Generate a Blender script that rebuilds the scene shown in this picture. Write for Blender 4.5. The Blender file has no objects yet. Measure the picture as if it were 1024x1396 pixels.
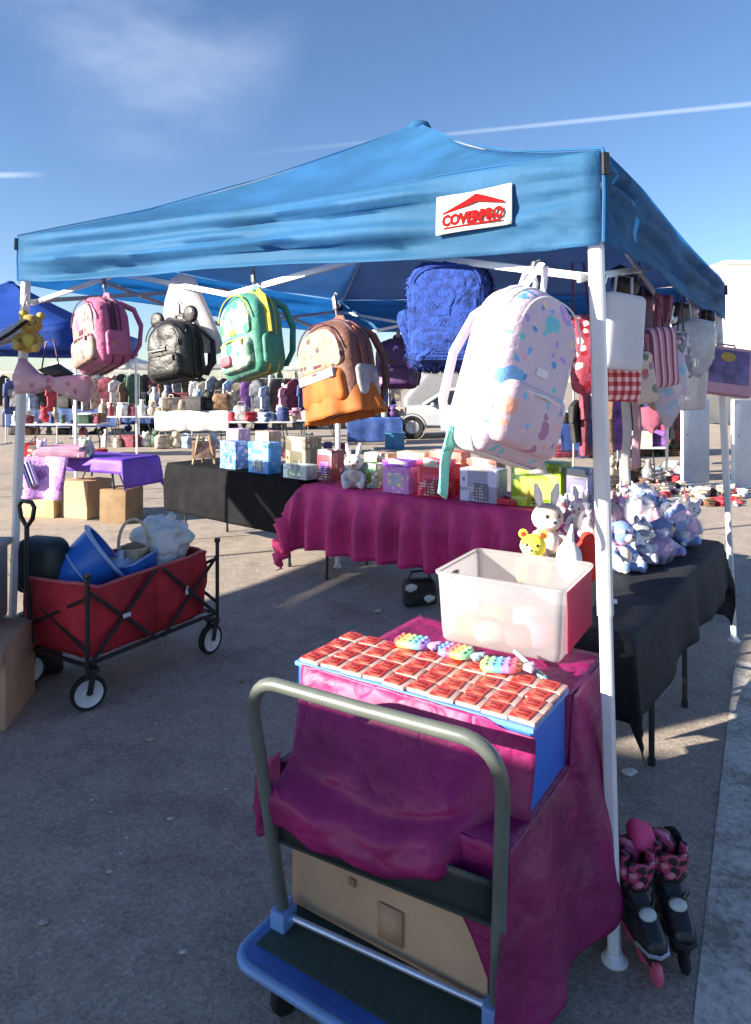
import bpy, bmesh, math, random
from mathutils import Vector, Matrix, Euler, noise
rnd = random.Random(11)
F = 950.0; HC = 1.67; HY = 520.0; CX = 512.0
rad = math.radians
pi = math.pi
scene = bpy.context.scene
COL = scene.collection

def at(px, py, Y): return Vector(((px-CX)*Y/F, Y, HC-(py-HY)*Y/F))
def gp(px, py, z=0.0):
    Y = F*(HC-z)/(py-HY)
    return at(px, py, Y)
def lin(r, g, b):
    f = lambda c: (c/255/12.92) if c/255 <= .04045 else ((c/255+.055)/1.055)**2.4
    return (f(r), f(g), f(b))

# ------------------------------------------------------------------ materials
def newmat(name):
    m = bpy.data.materials.new(name); m.use_nodes = True
    nt = m.node_tree
    for n in list(nt.nodes): nt.nodes.remove(n)
    out = nt.nodes.new('ShaderNodeOutputMaterial')
    return m, nt, out
def N(nt, t, **kw):
    n = nt.nodes.new(t)
    for k, v in kw.items():
        if k in n.inputs: n.inputs[k].default_value = v
        else: setattr(n, k, v)
    return n
def L(nt, a, b): nt.links.new(a, b)
def mixc(nt, fac, a, b, blend='MIX'):
    n = nt.nodes.new('ShaderNodeMix'); n.data_type = 'RGBA'; n.blend_type = blend
    for i, s in ((0, fac), (6, a), (7, b)):
        if hasattr(s, 'is_linked') or hasattr(s, 'links'): L(nt, s, n.inputs[i])
        elif isinstance(s, tuple): n.inputs[i].default_value = (*s[:3], 1)
        else: n.inputs[i].default_value = s
    return n.outputs[2]
def math_n(nt, op, a, b=None):
    n = nt.nodes.new('ShaderNodeMath'); n.operation = op
    for i, s in ((0, a), (1, b)):
        if s is None: continue
        if hasattr(s, 'links'): L(nt, s, n.inputs[i])
        else: n.inputs[i].default_value = s
    return n.outputs[0]
def ramp(nt, fac, stops, interp='LINEAR'):
    n = nt.nodes.new('ShaderNodeValToRGB'); n.color_ramp.interpolation = interp
    e = n.color_ramp.elements
    while len(e) < len(stops): e.new(.5)
    for k, (p, c) in enumerate(stops):
        e[k].position = p; e[k].color = (*c[:3], 1)
    L(nt, fac, n.inputs[0])
    return n.outputs[0]
def coords(nt, scale=(1, 1, 1), rot=(0, 0, 0)):
    tc = nt.nodes.new('ShaderNodeTexCoord')
    mp = nt.nodes.new('ShaderNodeMapping')
    mp.inputs['Scale'].default_value = scale; mp.inputs['Rotation'].default_value = rot
    L(nt, tc.outputs['Object'], mp.inputs[0])
    return mp.outputs[0]
def noise_n(nt, vec, scale, detail=4, rough=.55):
    n = N(nt, 'ShaderNodeTexNoise'); n.inputs['Scale'].default_value = scale
    n.inputs['Detail'].default_value = detail; n.inputs['Roughness'].default_value = rough
    L(nt, vec, n.inputs['Vector'])
    return n.outputs['Fac']
def bump_n(nt, h, strength, dist=.004):
    n = nt.nodes.new('ShaderNodeBump'); n.inputs['Strength'].default_value = strength
    n.inputs['Distance'].default_value = dist
    L(nt, h, n.inputs['Height'])
    return n.outputs[0]
def ridges(nt, v, sc):
    """sharp cloth creases: folded noise"""
    r1 = math_n(nt, 'ABSOLUTE', math_n(nt, 'SUBTRACT', noise_n(nt, v, sc, 2, .5), .5))
    r2 = math_n(nt, 'ABSOLUTE', math_n(nt, 'SUBTRACT', noise_n(nt, v, sc*2.7, 2, .5), .5))
    return math_n(nt, 'ADD', math_n(nt, 'MINIMUM', r1, .12), math_n(nt, 'MULTIPLY', math_n(nt, 'MINIMUM', r2, .1), .45))
def finish(nt, out, colr, rough, normal=None, metal=0, transl=0, spec=.5, sheen=0, clear=0, coat=0):
    p = N(nt, 'ShaderNodeBsdfPrincipled')
    if isinstance(colr, tuple): p.inputs['Base Color'].default_value = (*colr, 1)
    else: L(nt, colr, p.inputs['Base Color'])
    if hasattr(rough, 'links'): L(nt, rough, p.inputs['Roughness'])
    else: p.inputs['Roughness'].default_value = rough
    p.inputs['Metallic'].default_value = metal
    p.inputs['Specular IOR Level'].default_value = spec
    if sheen: p.inputs['Sheen Weight'].default_value = sheen; p.inputs['Sheen Roughness'].default_value = .4
    if coat: p.inputs['Coat Weight'].default_value = coat; p.inputs['Coat Roughness'].default_value = .1
    if normal is not None: L(nt, normal, p.inputs['Normal'])
    res = p.outputs[0]
    if transl:
        t = N(nt, 'ShaderNodeBsdfTranslucent')
        if isinstance(colr, tuple): t.inputs[0].default_value = (*colr, 1)
        else: L(nt, colr, t.inputs[0])
        if normal is not None: L(nt, normal, t.inputs['Normal'])
        mx = N(nt, 'ShaderNodeMixShader'); mx.inputs[0].default_value = transl
        L(nt, res, mx.inputs[1]); L(nt, t.outputs[0], mx.inputs[2]); res = mx.outputs[0]
    if clear:
        t = N(nt, 'ShaderNodeBsdfTransparent')
        mx = N(nt, 'ShaderNodeMixShader'); mx.inputs[0].default_value = clear
        L(nt, res, mx.inputs[1]); L(nt, t.outputs[0], mx.inputs[2]); res = mx.outputs[0]
    L(nt, res, out.inputs[0])
def M(name, col, rough=.6, var=.18, scale=6, bump=.25, bscale=60, bdist=.003, metal=0, transl=0, spec=.5, sheen=0, clear=0, coat=0, streak=(1, 1, 1), crease=0, cscale=9, cdist=.02):
    m, nt, out = newmat(name)
    v = coords(nt, streak)
    n1 = noise_n(nt, v, scale, 5)
    lo = tuple(max(0, c*(1-var*1.6)) for c in col); hi = tuple(min(1, c*(1+var)+.004*var) for c in col)
    c = ramp(nt, n1, [(.3, lo), (.7, hi)])
    nb = noise_n(nt, v, bscale, 3)
    nrm = bump_n(nt, nb, bump, bdist)
    if crease:
        nrm = bump_n(nt, ridges(nt, v, cscale), crease, cdist); L(nt, bump_n(nt, nb, bump, bdist), nrm.node.inputs['Normal'])
    finish(nt, out, c, rough, nrm, metal, transl, spec, sheen, clear, coat)
    return m
def spots(name, base, cols, scale=10, size=.3, share=.45, small=True, rough=.6, scale2=24, transl=0, clear=0):
    m, nt, out = newmat(name)
    v = coords(nt)
    nz = N(nt, 'ShaderNodeTexNoise'); nz.inputs['Scale'].default_value = scale*2.2; L(nt, v, nz.inputs['Vector'])
    sx = N(nt, 'ShaderNodeSeparateXYZ'); L(nt, v, sx.inputs[0])
    cb = N(nt, 'ShaderNodeCombineXYZ'); L(nt, math_n(nt, 'ADD', sx.outputs[0], math_n(nt, 'MULTIPLY', sx.outputs[1], .8)), cb.inputs[0]); L(nt, sx.outputs[2], cb.inputs[1])
    vv = nt.nodes.new('ShaderNodeVectorMath'); vv.operation = 'MULTIPLY_ADD'
    L(nt, nz.outputs['Color'], vv.inputs[0]); vv.inputs[1].default_value = (.35/scale,)*3; L(nt, cb.outputs[0], vv.inputs[2])
    c = base
    c = ramp(nt, noise_n(nt, v, 5), [(.35, tuple(x*.9 for x in base)), (.65, base)])
    for (sc, sz, sh, k) in ([(scale, size, share, 0)] + ([(scale2, .25, .5, 1)] if small else [])):
        vo = N(nt, 'ShaderNodeTexVoronoi', voronoi_dimensions='2D'); vo.inputs['Scale'].default_value = sc; L(nt, vv.outputs[0], vo.inputs['Vector'])
        sep = N(nt, 'ShaderNodeSeparateColor'); L(nt, vo.outputs['Color'], sep.inputs[0])
        d = math_n(nt, 'LESS_THAN', vo.outputs['Distance'], sz)
        on = math_n(nt, 'LESS_THAN', sep.outputs[0], sh)
        f = math_n(nt, 'MULTIPLY', d, on)
        st = [(i/len(cols), cc) for i, cc in enumerate(cols)]
        rc = ramp(nt, sep.outputs[1], st, 'CONSTANT')
        c = mixc(nt, f, c, rc)
    nrm = bump_n(nt, ridges(nt, v, 9), .5, .02); L(nt, bump_n(nt, noise_n(nt, v, 90, 3), .35), nrm.node.inputs['Normal'])
    finish(nt, out, c, rough, nrm, transl=transl, clear=clear)
    return m
def stripes(name, cols, axis=0, scale=1.0, rough=.5, off=.5):
    m, nt, out = newmat(name)
    v = coords(nt)
    s = N(nt, 'ShaderNodeSeparateXYZ'); L(nt, v, s.inputs[0])
    a = math_n(nt, 'MULTIPLY_ADD', s.outputs[axis], scale)
    a.node.inputs[2].default_value = off
    fr = math_n(nt, 'FRACT', a)
    c = ramp(nt, fr, [(i/len(cols), cc) for i, cc in enumerate(cols)], 'CONSTANT')
    finish(nt, out, c, rough, bump_n(nt, noise_n(nt, v, 60, 3), .2))
    return m
def check(name, a, b, c2, size=.03, rough=.7):
    m, nt, out = newmat(name)
    v = coords(nt)
    s = N(nt, 'ShaderNodeSeparateXYZ'); L(nt, v, s.inputs[0])
    def st(o):
        return math_n(nt, 'GREATER_THAN', math_n(nt, 'FRACT', math_n(nt, 'MULTIPLY', o, 1/(2*size))), .5)
    fx, fz = st(s.outputs[0]), st(s.outputs[2])
    sm = math_n(nt, 'MULTIPLY', math_n(nt, 'ADD', fx, fz), .5)
    c = ramp(nt, sm, [(0, a), (.34, c2), (.8, b)], 'CONSTANT')
    finish(nt, out, c, rough, bump_n(nt, noise_n(nt, v, 120, 3), .3), transl=.1)
    return m

def printed(name, base, cols, rough=.4, sc=9):
    """printed carton: blocks of colour, bands and rows of small type"""
    m, nt, out = newmat(name); v = coords(nt)
    s = N(nt, 'ShaderNodeSeparateXYZ'); L(nt, v, s.inputs[0])
    cb = N(nt, 'ShaderNodeCombineXYZ'); L(nt, math_n(nt, 'ADD', s.outputs[0], math_n(nt, 'MULTIPLY', s.outputs[1], 1.3)), cb.inputs[0]); L(nt, s.outputs[2], cb.inputs[1])
    c = base
    for (scale, size, share) in ((sc*.8, .40, .42), (sc*2.6, .30, .14)):
        vo = N(nt, 'ShaderNodeTexVoronoi', voronoi_dimensions='2D', distance='CHEBYCHEV'); vo.inputs['Scale'].default_value = scale; L(nt, cb.outputs[0], vo.inputs['Vector'])
        sp = N(nt, 'ShaderNodeSeparateColor'); L(nt, vo.outputs['Color'], sp.inputs[0])
        f = math_n(nt, 'MULTIPLY', math_n(nt, 'LESS_THAN', vo.outputs['Distance'], size), math_n(nt, 'LESS_THAN', sp.outputs[0], share))
        c = mixc(nt, f, c, ramp(nt, sp.outputs[1], [(i/len(cols), q) for i, q in enumerate(cols)], 'CONSTANT'))
    rows = math_n(nt, 'GREATER_THAN', math_n(nt, 'FRACT', math_n(nt, 'MULTIPLY', s.outputs[2], 48)), .55)
    mp = N(nt, 'ShaderNodeMapping'); mp.inputs['Scale'].default_value = (90, 2, 1); L(nt, cb.outputs[0], mp.inputs[0])
    wd = math_n(nt, 'GREATER_THAN', noise_n(nt, mp.outputs[0], 1, 1), .5)
    blk = math_n(nt, 'GREATER_THAN', noise_n(nt, cb.outputs[0], 8, 1), .56)
    c = mixc(nt, math_n(nt, 'MULTIPLY', math_n(nt, 'MULTIPLY', rows, wd), blk), c, (.75, .74, .72))
    finish(nt, out, c, rough, bump_n(nt, noise_n(nt, v, 12, 3), .25, .01))
    return m
# ------------------------------------------------------------------ mesh building
def arch(w, h, rt, rb, seg=7, zc=0.0):
    """outline of a rounded panel, counter clockwise, centred on (0, zc)"""
    pts = []
    for (cx, cz, r, a0) in ((w/2-rt, h/2-rt, rt, 0), (-w/2+rt, h/2-rt, rt, 90), (-w/2+rb, -h/2+rb, rb, 180), (w/2-rb, -h/2+rb, rb, 270)):
        for k in range(seg+1):
            a = rad(a0+90*k/seg)
            pts.append((cx+r*math.cos(a), zc+cz+r*math.sin(a)))
    return pts
class MB:
    def __init__(s): s.v = []; s.f = []; s.m = []; s.M = Matrix(); s.nrm = []
    def add(s, vs, fs, mi=0, T=None):
        o = len(s.v); T = s.M @ T if T is not None else s.M
        s.v += [T @ Vector(p) for p in vs]
        s.f += [tuple(o+i for i in q) for q in fs]; s.m += [mi]*len(fs)
        return s
    def bmadd(s, bm, mi=0, T=None):
        bm.verts.index_update()
        s.add([v.co.copy() for v in bm.verts], [[v.index for v in f.verts] for f in bm.faces], mi, T); bm.free(); return s
    def box(s, c, d, rz=0, bev=.004, mi=0, seg=2, T=None, jit=0):
        bm = bmesh.new(); bmesh.ops.create_cube(bm, size=1)
        for v in bm.verts:
            v.co = Vector((v.co.x*d[0], v.co.y*d[1], v.co.z*d[2]))
            if jit: v.co += Vector((rnd.uniform(-jit, jit), rnd.uniform(-jit, jit), rnd.uniform(-jit, jit)))
        if bev: bmesh.ops.bevel(bm, geom=bm.edges[:], offset=min(bev, min(d)*.45), segments=seg, affect='EDGES', profile=.6)
        A = Matrix.Translation(c) @ Matrix.Rotation(rz, 4, 'Z')
        return s.bmadd(bm, mi, (T @ A) if T is not None else A)
    def tube(s, pts, r, seg=8, closed=False, mi=0, ry=None, cap=True, T=None, up=None):
        pts = [Vector(p) for p in pts]; n = len(pts); vs = []; fs = []
        rr = r if isinstance(r, (list, tuple)) else [r]*n
        ref = None
        for i, p in enumerate(pts):
            if closed: t = pts[(i+1) % n]-pts[i-1]
            else: t = pts[min(i+1, n-1)]-pts[max(i-1, 0)]
            if t.length < 1e-9: t = Vector((0, 0, 1))
            t.normalize()
            if ref is None:
                ref = Vector(up) if up else (Vector((0, 0, 1)) if abs(t.z) < .9 else Vector((1, 0, 0)))
            ref = (ref-t*ref.dot(t))
            if ref.length < 1e-6: ref = t.orthogonal()
            ref.normalize(); b = t.cross(ref)
            for k in range(seg):
                a = 2*pi*k/seg
                vs.append(p+ref*(math.cos(a)*(ry if ry else rr[i]))+b*(math.sin(a)*rr[i]))
        m = n if closed else n-1
        for i in range(m):
            for k in range(seg):
                a = i*seg+k; b_ = i*seg+(k+1) % seg; c = ((i+1) % n)*seg+(k+1) % seg; d = ((i+1) % n)*seg+k
                fs.append((a, b_, c, d))
        if cap and not closed:
            fs.append(tuple(range(seg))[::-1]); fs.append(tuple((n-1)*seg+k for k in range(seg)))
        return s.add(vs, fs, mi, T)
    def bar(s, a, b, w, h=None, mi=0, up=(0, 0, 1)):
        """square section bar from a to b"""
        a = Vector(a); b = Vector(b); t = (b-a).normalized(); h = h or w
        u = Vector(up); u = u-t*u.dot(t)
        if u.length < 1e-4: u = Vector((1, 0, 0))-t*t.x
        u.normalize(); q = t.cross(u); ch = min(w, h)*.15
        vs = []; fs = []
        sec = [(w/2-ch, h/2), (w/2, h/2-ch), (w/2, -h/2+ch), (w/2-ch, -h/2), (-w/2+ch, -h/2), (-w/2, -h/2+ch), (-w/2, h/2-ch), (-w/2+ch, h/2)]
        for p in (a, b):
            for (x, y) in sec: vs.append(p+q*x+u*y)
        for k in range(8): fs.append((k, (k+1) % 8, 8+(k+1) % 8, 8+k))
        fs.append(tuple(range(8))[::-1]); fs.append(tuple(range(8, 16)))
        return s.add(vs, fs, mi)
    def lathe(s, prof, seg=16, mi=0, T=None, ring=False):
        vs = []; fs = []; n = len(prof)
        for (r, z) in prof:
            for k in range(seg):
                a = 2*pi*k/seg; vs.append((r*math.cos(a), r*math.sin(a), z))
        for i in range(n-1):
            for k in range(seg):
                fs.append((i*seg+k, i*seg+(k+1) % seg, (i+1)*seg+(k+1) % seg, (i+1)*seg+k))
        if ring: fs += [((n-1)*seg+k, (n-1)*seg+(k+1) % seg, (k+1) % seg, k) for k in range(seg)]
        if prof[0][0] > 1e-6 and not ring: fs.append(tuple(range(seg))[::-1])
        if prof[-1][0] > 1e-6 and not ring: fs.append(tuple((n-1)*seg+k for k in range(seg)))
        return s.add(vs, fs, mi, T)
    def blob(s, c, r, seg=14, ring=9, mi=0, p=2.0, nz=0, nf=3, T=None, seed=0):
        vs = []; fs = []
        sg = lambda x, e: math.copysign(abs(x)**e, x)
        e = 2.0/p
        for i in range(ring+1):
            th = -pi/2+pi*i/ring
            for k in range(seg):
                a = 2*pi*k/seg
                q = Vector((sg(math.cos(th), e)*sg(math.cos(a), e), sg(math.cos(th), e)*sg(math.sin(a), e), sg(math.sin(th), e)))
                if nz: q = q*(1+nz*noise.noise(q*nf+Vector((seed*7.3, seed*3.1, seed))))
                vs.append(Vector((c[0]+q.x*r[0], c[1]+q.y*r[1], c[2]+q.z*r[2])))
        for i in range(ring):
            for k in range(seg):
                fs.append((i*seg+k, i*seg+(k+1) % seg, (i+1)*seg+(k+1) % seg, (i+1)*seg+k))
        return s.add(vs, fs, mi, T)
    def pillow(s, outline, depth, p=4.0, nh=7, mi=0, T=None, nz=0, nf=8, seed=0, bulge=0):
        cx = sum(q[0] for q in outline)/len(outline); cz = sum(q[1] for q in outline)/len(outline)
        n = len(outline); vs = []; fs = []; e = 2.0/p
        rings = []
        for i in range(1, 2*nh):
            th = -pi/2+pi*i/(2*nh)
            rings.append((math.cos(th)**e, math.copysign(abs(math.sin(th))**e, math.sin(th))))
        for (sc, y) in rings:
            for (x, z) in outline:
                q = Vector((cx+(x-cx)*sc, y*depth/2*(1+bulge*(1-sc*sc)), cz+(z-cz)*sc))
                if nz:
                    w = Vector((q.x*nf, q.y*nf, q.z*nf+seed*5.7))
                    q += Vector((noise.noise(w), noise.noise(w+Vector((9, 2, 4))), noise.noise(w+Vector((3, 7, 1)))))*nz
                vs.append(q)
        for i in range(len(rings)-1):
            for k in range(n):
                fs.append((i*n+k, i*n+(k+1) % n, (i+1)*n+(k+1) % n, (i+1)*n+k))
        o = len(vs)
        vs += [Vector((cx, -depth/2*(1+bulge), cz)), Vector((cx, depth/2*(1+bulge), cz))]
        b = (len(rings)-1)*n
        for k in range(n):
            fs.append((o, (k+1) % n, k)); fs.append((o+1, b+k, b+(k+1) % n))
        return s.add(vs, fs, mi, T)
    def grid(s, fn, nu, nv, mi=0, T=None):
        vs = [fn(i/nu, j/nv) for j in range(nv+1) for i in range(nu+1)]
        fs = [(j*(nu+1)+i, j*(nu+1)+i+1, (j+1)*(nu+1)+i+1, (j+1)*(nu+1)+i) for j in range(nv) for i in range(nu)]
        return s.add(vs, fs, mi, T)
    def build(s, name, mats, parent=None, smooth=True, thick=0, sharp=.75, sub=0):
        me = bpy.data.meshes.new(name)
        me.from_pydata([tuple(v) for v in s.v], [], s.f)
        if not isinstance(mats, (list, tuple)): mats = [mats]
        for m in mats: me.materials.append(m)
        if s.nrm:
            me.polygons.foreach_set('use_smooth', [True]*len(me.polygons))
            me.normals_split_custom_set_from_vertices([tuple(n) for n in s.nrm]); me.update()
            o = bpy.data.objects.new(name, me); COL.objects.link(o); o.parent = parent
            return o
        bm = bmesh.new(); bm.from_mesh(me)
        for i, f in enumerate(bm.faces): f.material_index = s.m[i]
        bmesh.ops.remove_doubles(bm, verts=bm.verts[:], dist=1e-6)
        bmesh.ops.recalc_face_normals(bm, faces=bm.faces[:])
        for f in bm.faces: f.smooth = smooth
        if smooth:
            for e in bm.edges:
                if len(e.link_faces) == 2 and e.calc_face_angle(0) > sharp: e.smooth = False
        bm.to_mesh(me); bm.free(); me.update()
        o = bpy.data.objects.new(name, me); COL.objects.link(o)
        if parent is not None: o.parent = parent
        if thick:
            md = o.modifiers.new('thick', 'SOLIDIFY'); md.thickness = thick; md.offset = 0
        if sub:
            md = o.modifiers.new('sub', 'SUBSURF'); md.levels = sub; md.render_levels = sub
        return o
LABELS = {}
def tag(o, label, cat, group=None, kind=None):
    o['label'] = label; o['category'] = cat
    if group: o['group'] = group
    if kind: o['kind'] = kind
    LABELS.setdefault(label, []).append(o.name)
    return o
def struct(o): o['kind'] = 'structure'; return o
def thing(name, label, cat, loc=(0, 0, 0), rot=(0, 0, 0), group=None):
    o = bpy.data.objects.new(name, None); COL.objects.link(o); o.empty_display_size = .1
    o.location = loc; o.rotation_euler = rot
    return tag(o, label, cat, group)
def dup(root, loc, rot, label, cat=None, group=None, scale=None):
    r = root.copy(); COL.objects.link(r); r.location = loc; r.rotation_euler = rot
    if scale: r.scale = (scale,)*3
    tag(r, label, cat or root['category'], group or root.get('group'))
    for ch in root.children:
        c = ch.copy(); COL.objects.link(c); c.parent = r
        for g in ch.children:
            d = g.copy(); COL.objects.link(d); d.parent = c
    return r
# ------------------------------------------------------------------ camera, sky, sun
SUN_EL = rad(20); SUN_DIR = Vector((-.93, -.37, 0)).normalized()      # horizontal direction towards the sun
cam = bpy.data.cameras.new('camera'); camo = bpy.data.objects.new('camera', cam); COL.objects.link(camo)
camo.location = (0, 0, HC); camo.rotation_euler = (pi/2, 0, 0)
cam.sensor_fit = 'VERTICAL'; cam.sensor_height = 36; cam.lens = F/1396*36
cam.shift_y = -(698-HY)/1396; cam.clip_end = 2000; cam.clip_start = .05
scene.camera = camo
w = bpy.data.worlds.new('World'); scene.world = w; w.use_nodes = True
nt = w.node_tree
bg = nt.nodes['Background']; bg.inputs[1].default_value = SKY_STRENGTH = .058
sky = nt.nodes.new('ShaderNodeTexSky'); sky.sky_type = 'NISHITA'; sky.sun_disc = False
sky.sun_elevation = SUN_EL; sky.sun_rotation = math.atan2(SUN_DIR.x, SUN_DIR.y)
sky.air_density = 1.0; sky.dust_density = .15; sky.ozone_density = 4.0
geo = nt.nodes.new('ShaderNodeTexCoord')
DV = geo.outputs['Generated']
def vdot(v):
    n = nt.nodes.new('ShaderNodeVectorMath'); n.operation = 'DOT_PRODUCT'
    L(nt, DV, n.inputs[0]); n.inputs[1].default_value = v
    return n.outputs['Value']
def mrange(v, a, b, smooth=True):
    n = nt.nodes.new('ShaderNodeMapRange'); n.interpolation_type = 'SMOOTHSTEP' if smooth else 'LINEAR'
    n.inputs['From Min'].default_value = a; n.inputs['From Max'].default_value = b
    n.clamp = True
    L(nt, v, n.inputs['Value'])
    return n.outputs['Result']
def skydir(px, py): return Vector(((px-CX)/F, 1, (HY-py)/F)).normalized()
nz = N(nt, 'ShaderNodeTexNoise'); nz.inputs['Scale'].default_value = 9; nz.inputs['Detail'].default_value = 6
L(nt, DV, nz.inputs['Vector'])
c = mixc(nt, 1.0, sky.outputs[0], (1.0, 1.0, 1.07), 'MULTIPLY')
def trail(c, p1, p2, wid, amt, a0, a1, soft=.35):
    d1, d2 = skydir(*p1), skydir(*p2); n = d1.cross(d2).normalized(); t = (d2-d1).normalized()
    s = math_n(nt, 'ABSOLUTE', vdot(n))
    sw = math_n(nt, 'ADD', s, math_n(nt, 'MULTIPLY', math_n(nt, 'SUBTRACT', nz.outputs['Fac'], .5), wid*.8))
    m = mrange(sw, wid, wid*soft)
    along = vdot(t)
    m = math_n(nt, 'MULTIPLY', m, mrange(along, t.dot(skydir(*a1)), t.dot(skydir(*a0))))
    m = math_n(nt, 'MULTIPLY', m, amt)
    return mixc(nt, m, c, (7.5, 8.2, 9.0))
c = trail(c, (1020, 142), (300, 214), .0042, .26, (980, 145), (240, 218), .1)
c = trail(c, (55, 238), (-200, 242), .005, .3, (0, 239), (75, 238), .1)
# soft wisp at the upper left
nz2 = N(nt, 'ShaderNodeTexNoise'); nz2.inputs['Scale'].default_value = 5; nz2.inputs['Detail'].default_value = 7
mp = nt.nodes.new('ShaderNodeMapping'); mp.inputs['Rotation'].default_value = (0, rad(35), 0); mp.inputs['Scale'].default_value = (.7, 1, 1.7)
L(nt, DV, mp.inputs[0]); L(nt, mp.outputs[0], nz2.inputs['Vector'])
near = mrange(vdot(skydir(200, 10)), .978, 1.0)
cl = math_n(nt, 'MULTIPLY', mrange(nz2.outputs['Fac'], .36, .75), near)
c = mixc(nt, math_n(nt, 'MULTIPLY', cl, .27), c, (6.6, 7.4, 8.6))
L(nt, c, bg.inputs[0])
sl = bpy.data.lights.new('sun', 'SUN'); sl.energy = 5.0; sl.angle = rad(.5); sl.color = (1, .91, .77)
so = bpy.data.objects.new('sun', sl); COL.objects.link(so)
sd = Vector((SUN_DIR.x*math.cos(SUN_EL), SUN_DIR.y*math.cos(SUN_EL), math.sin(SUN_EL)))
so.rotation_euler = sd.to_track_quat('Z', 'Y').to_euler(); so.location = sd*30
scene.view_settings.view_transform = 'Standard'; scene.view_settings.look = 'None'; scene.view_settings.exposure = EXPOSURE = 1.72
scene.cycles.max_bounces = 8; scene.cycles.transparent_max_bounces = 12

# ------------------------------------------------------------------ shared materials
m_white = M('white paint', (.72, .73, .75), .4, .06, bump=.05)
m_alu = M('bare aluminium', (.55, .56, .58), .38, .1, metal=.7, bump=.05)
m_black = M('black plastic', (.018, .018, .02), .45, .2, bump=.15)
m_blackmetal = M('black steel', (.02, .02, .022), .35, .2, bump=.08, spec=.6)
m_blackcloth = M('black table cloth', (.007, .007, .009), .85, .3, bump=.3, bscale=30, spec=.15, crease=.4, cscale=3, cdist=.03)
m_greycloth = M('charcoal table cloth', (.017, .018, .024), .75, .25, bump=.3, bscale=30, spec=.3, crease=.4, cscale=3, cdist=.03)
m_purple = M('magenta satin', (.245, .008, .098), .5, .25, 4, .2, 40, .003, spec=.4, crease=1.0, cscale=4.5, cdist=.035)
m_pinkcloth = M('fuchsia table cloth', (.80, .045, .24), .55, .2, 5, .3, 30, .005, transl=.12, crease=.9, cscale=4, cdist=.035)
m_violet = M('violet cloth', (.12, .03, .42), .6, .2, bump=.3, crease=.4, cscale=4)
m_card = M('brown cardboard', (.47, .31, .19), .85, .16, 3, .15, 90, crease=.2, cscale=4)
m_card2 = M('pale cardboard', (.46, .29, .19), .85, .16, 3, .15, 90, crease=.2, cscale=4)
m_tape = M('packing tape', (.33, .19, .10), .35, .1)
m_rubber = M('black rubber', (.012, .012, .013), .8, .3)
m_wheel = M('white wheel plastic', (.68, .68, .68), .45, .1)

# ------------------------------------------------------------------ ground
def asphalt():
    m, nt, out = newmat('worn asphalt')
    v = coords(nt)
    big = noise_n(nt, v, .55, 5, .6); mid = noise_n(nt, v, 6, 6, .65); fine = noise_n(nt, v, 140, 2, .7)
    c = ramp(nt, big, [(.3, (.295, .246, .205)), (.7, (.41, .342, .282))])
    c = mixc(nt, .55, c, ramp(nt, mid, [(.3, (.21, .176, .15)), (.7, (.51, .425, .345))]))
    vo = N(nt, 'ShaderNodeTexVoronoi'); vo.inputs['Scale'].default_value = 95; L(nt, v, vo.inputs['Vector'])
    sep = N(nt, 'ShaderNodeSeparateColor'); L(nt, vo.outputs['Color'], sep.inputs[0])
    c = mixc(nt, .3, c, ramp(nt, sep.outputs[0], [(0, (.06, .058, .058)), (.45, (.295, .246, .205)), (.85, (.49, .412, .34)), (1, (.55, .52, .48))]))
    vo2 = N(nt, 'ShaderNodeTexVoronoi'); vo2.inputs['Scale'].default_value = 13; L(nt, v, vo2.inputs['Vector'])
    sep2 = N(nt, 'ShaderNodeSeparateColor'); L(nt, vo2.outputs['Color'], sep2.inputs[0])
    st = noise_n(nt, v, 1.7, 4, .6)
    c = mixc(nt, .5, c, ramp(nt, st, [(.33, (.55, .53, .52)), (.47, (1, 1, 1)), (.62, (1, 1, 1)), (.74, (1.12, 1.1, 1.06))]), 'MULTIPLY')
    f = math_n(nt, 'MULTIPLY', math_n(nt, 'LESS_THAN', vo2.outputs['Distance'], .09), math_n(nt, 'LESS_THAN', sep2.outputs[1], .22))
    c = mixc(nt, f, c, (.6, .58, .55))
    # thin cracks
    nn = N(nt, 'ShaderNodeTexNoise'); nn.inputs['Scale'].default_value = 1.1; nn.inputs['Detail'].default_value = 5; L(nt, v, nn.inputs['Vector'])
    vv = nt.nodes.new('ShaderNodeVectorMath'); vv.operation = 'MULTIPLY_ADD'
    L(nt, nn.outputs['Color'], vv.inputs[0]); vv.inputs[1].default_value = (1.1,)*3; L(nt, v, vv.inputs[2])
    vc = N(nt, 'ShaderNodeTexVoronoi', feature='DISTANCE_TO_EDGE'); vc.inputs['Scale'].default_value = .33; L(nt, vv.outputs[0], vc.inputs['Vector'])
    ck = math_n(nt, 'LESS_THAN', vc.outputs['Distance'], .004)
    c = mixc(nt, math_n(nt, 'MULTIPLY', ck, .0), c, (.035, .033, .033))
    h = math_n(nt, 'ADD', math_n(nt, 'MULTIPLY', vo.outputs['Distance'], .7), fine)
    finish(nt, out, c, .88, bump_n(nt, h, .5, .005), spec=.3)
    return m
m_asph = asphalt()
b = MB(); b.grid(lambda u, v: Vector((-500+1000*u, -300+1300*v, 0)), 20, 20)
struct(b.build('ground', m_asph))
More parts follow.
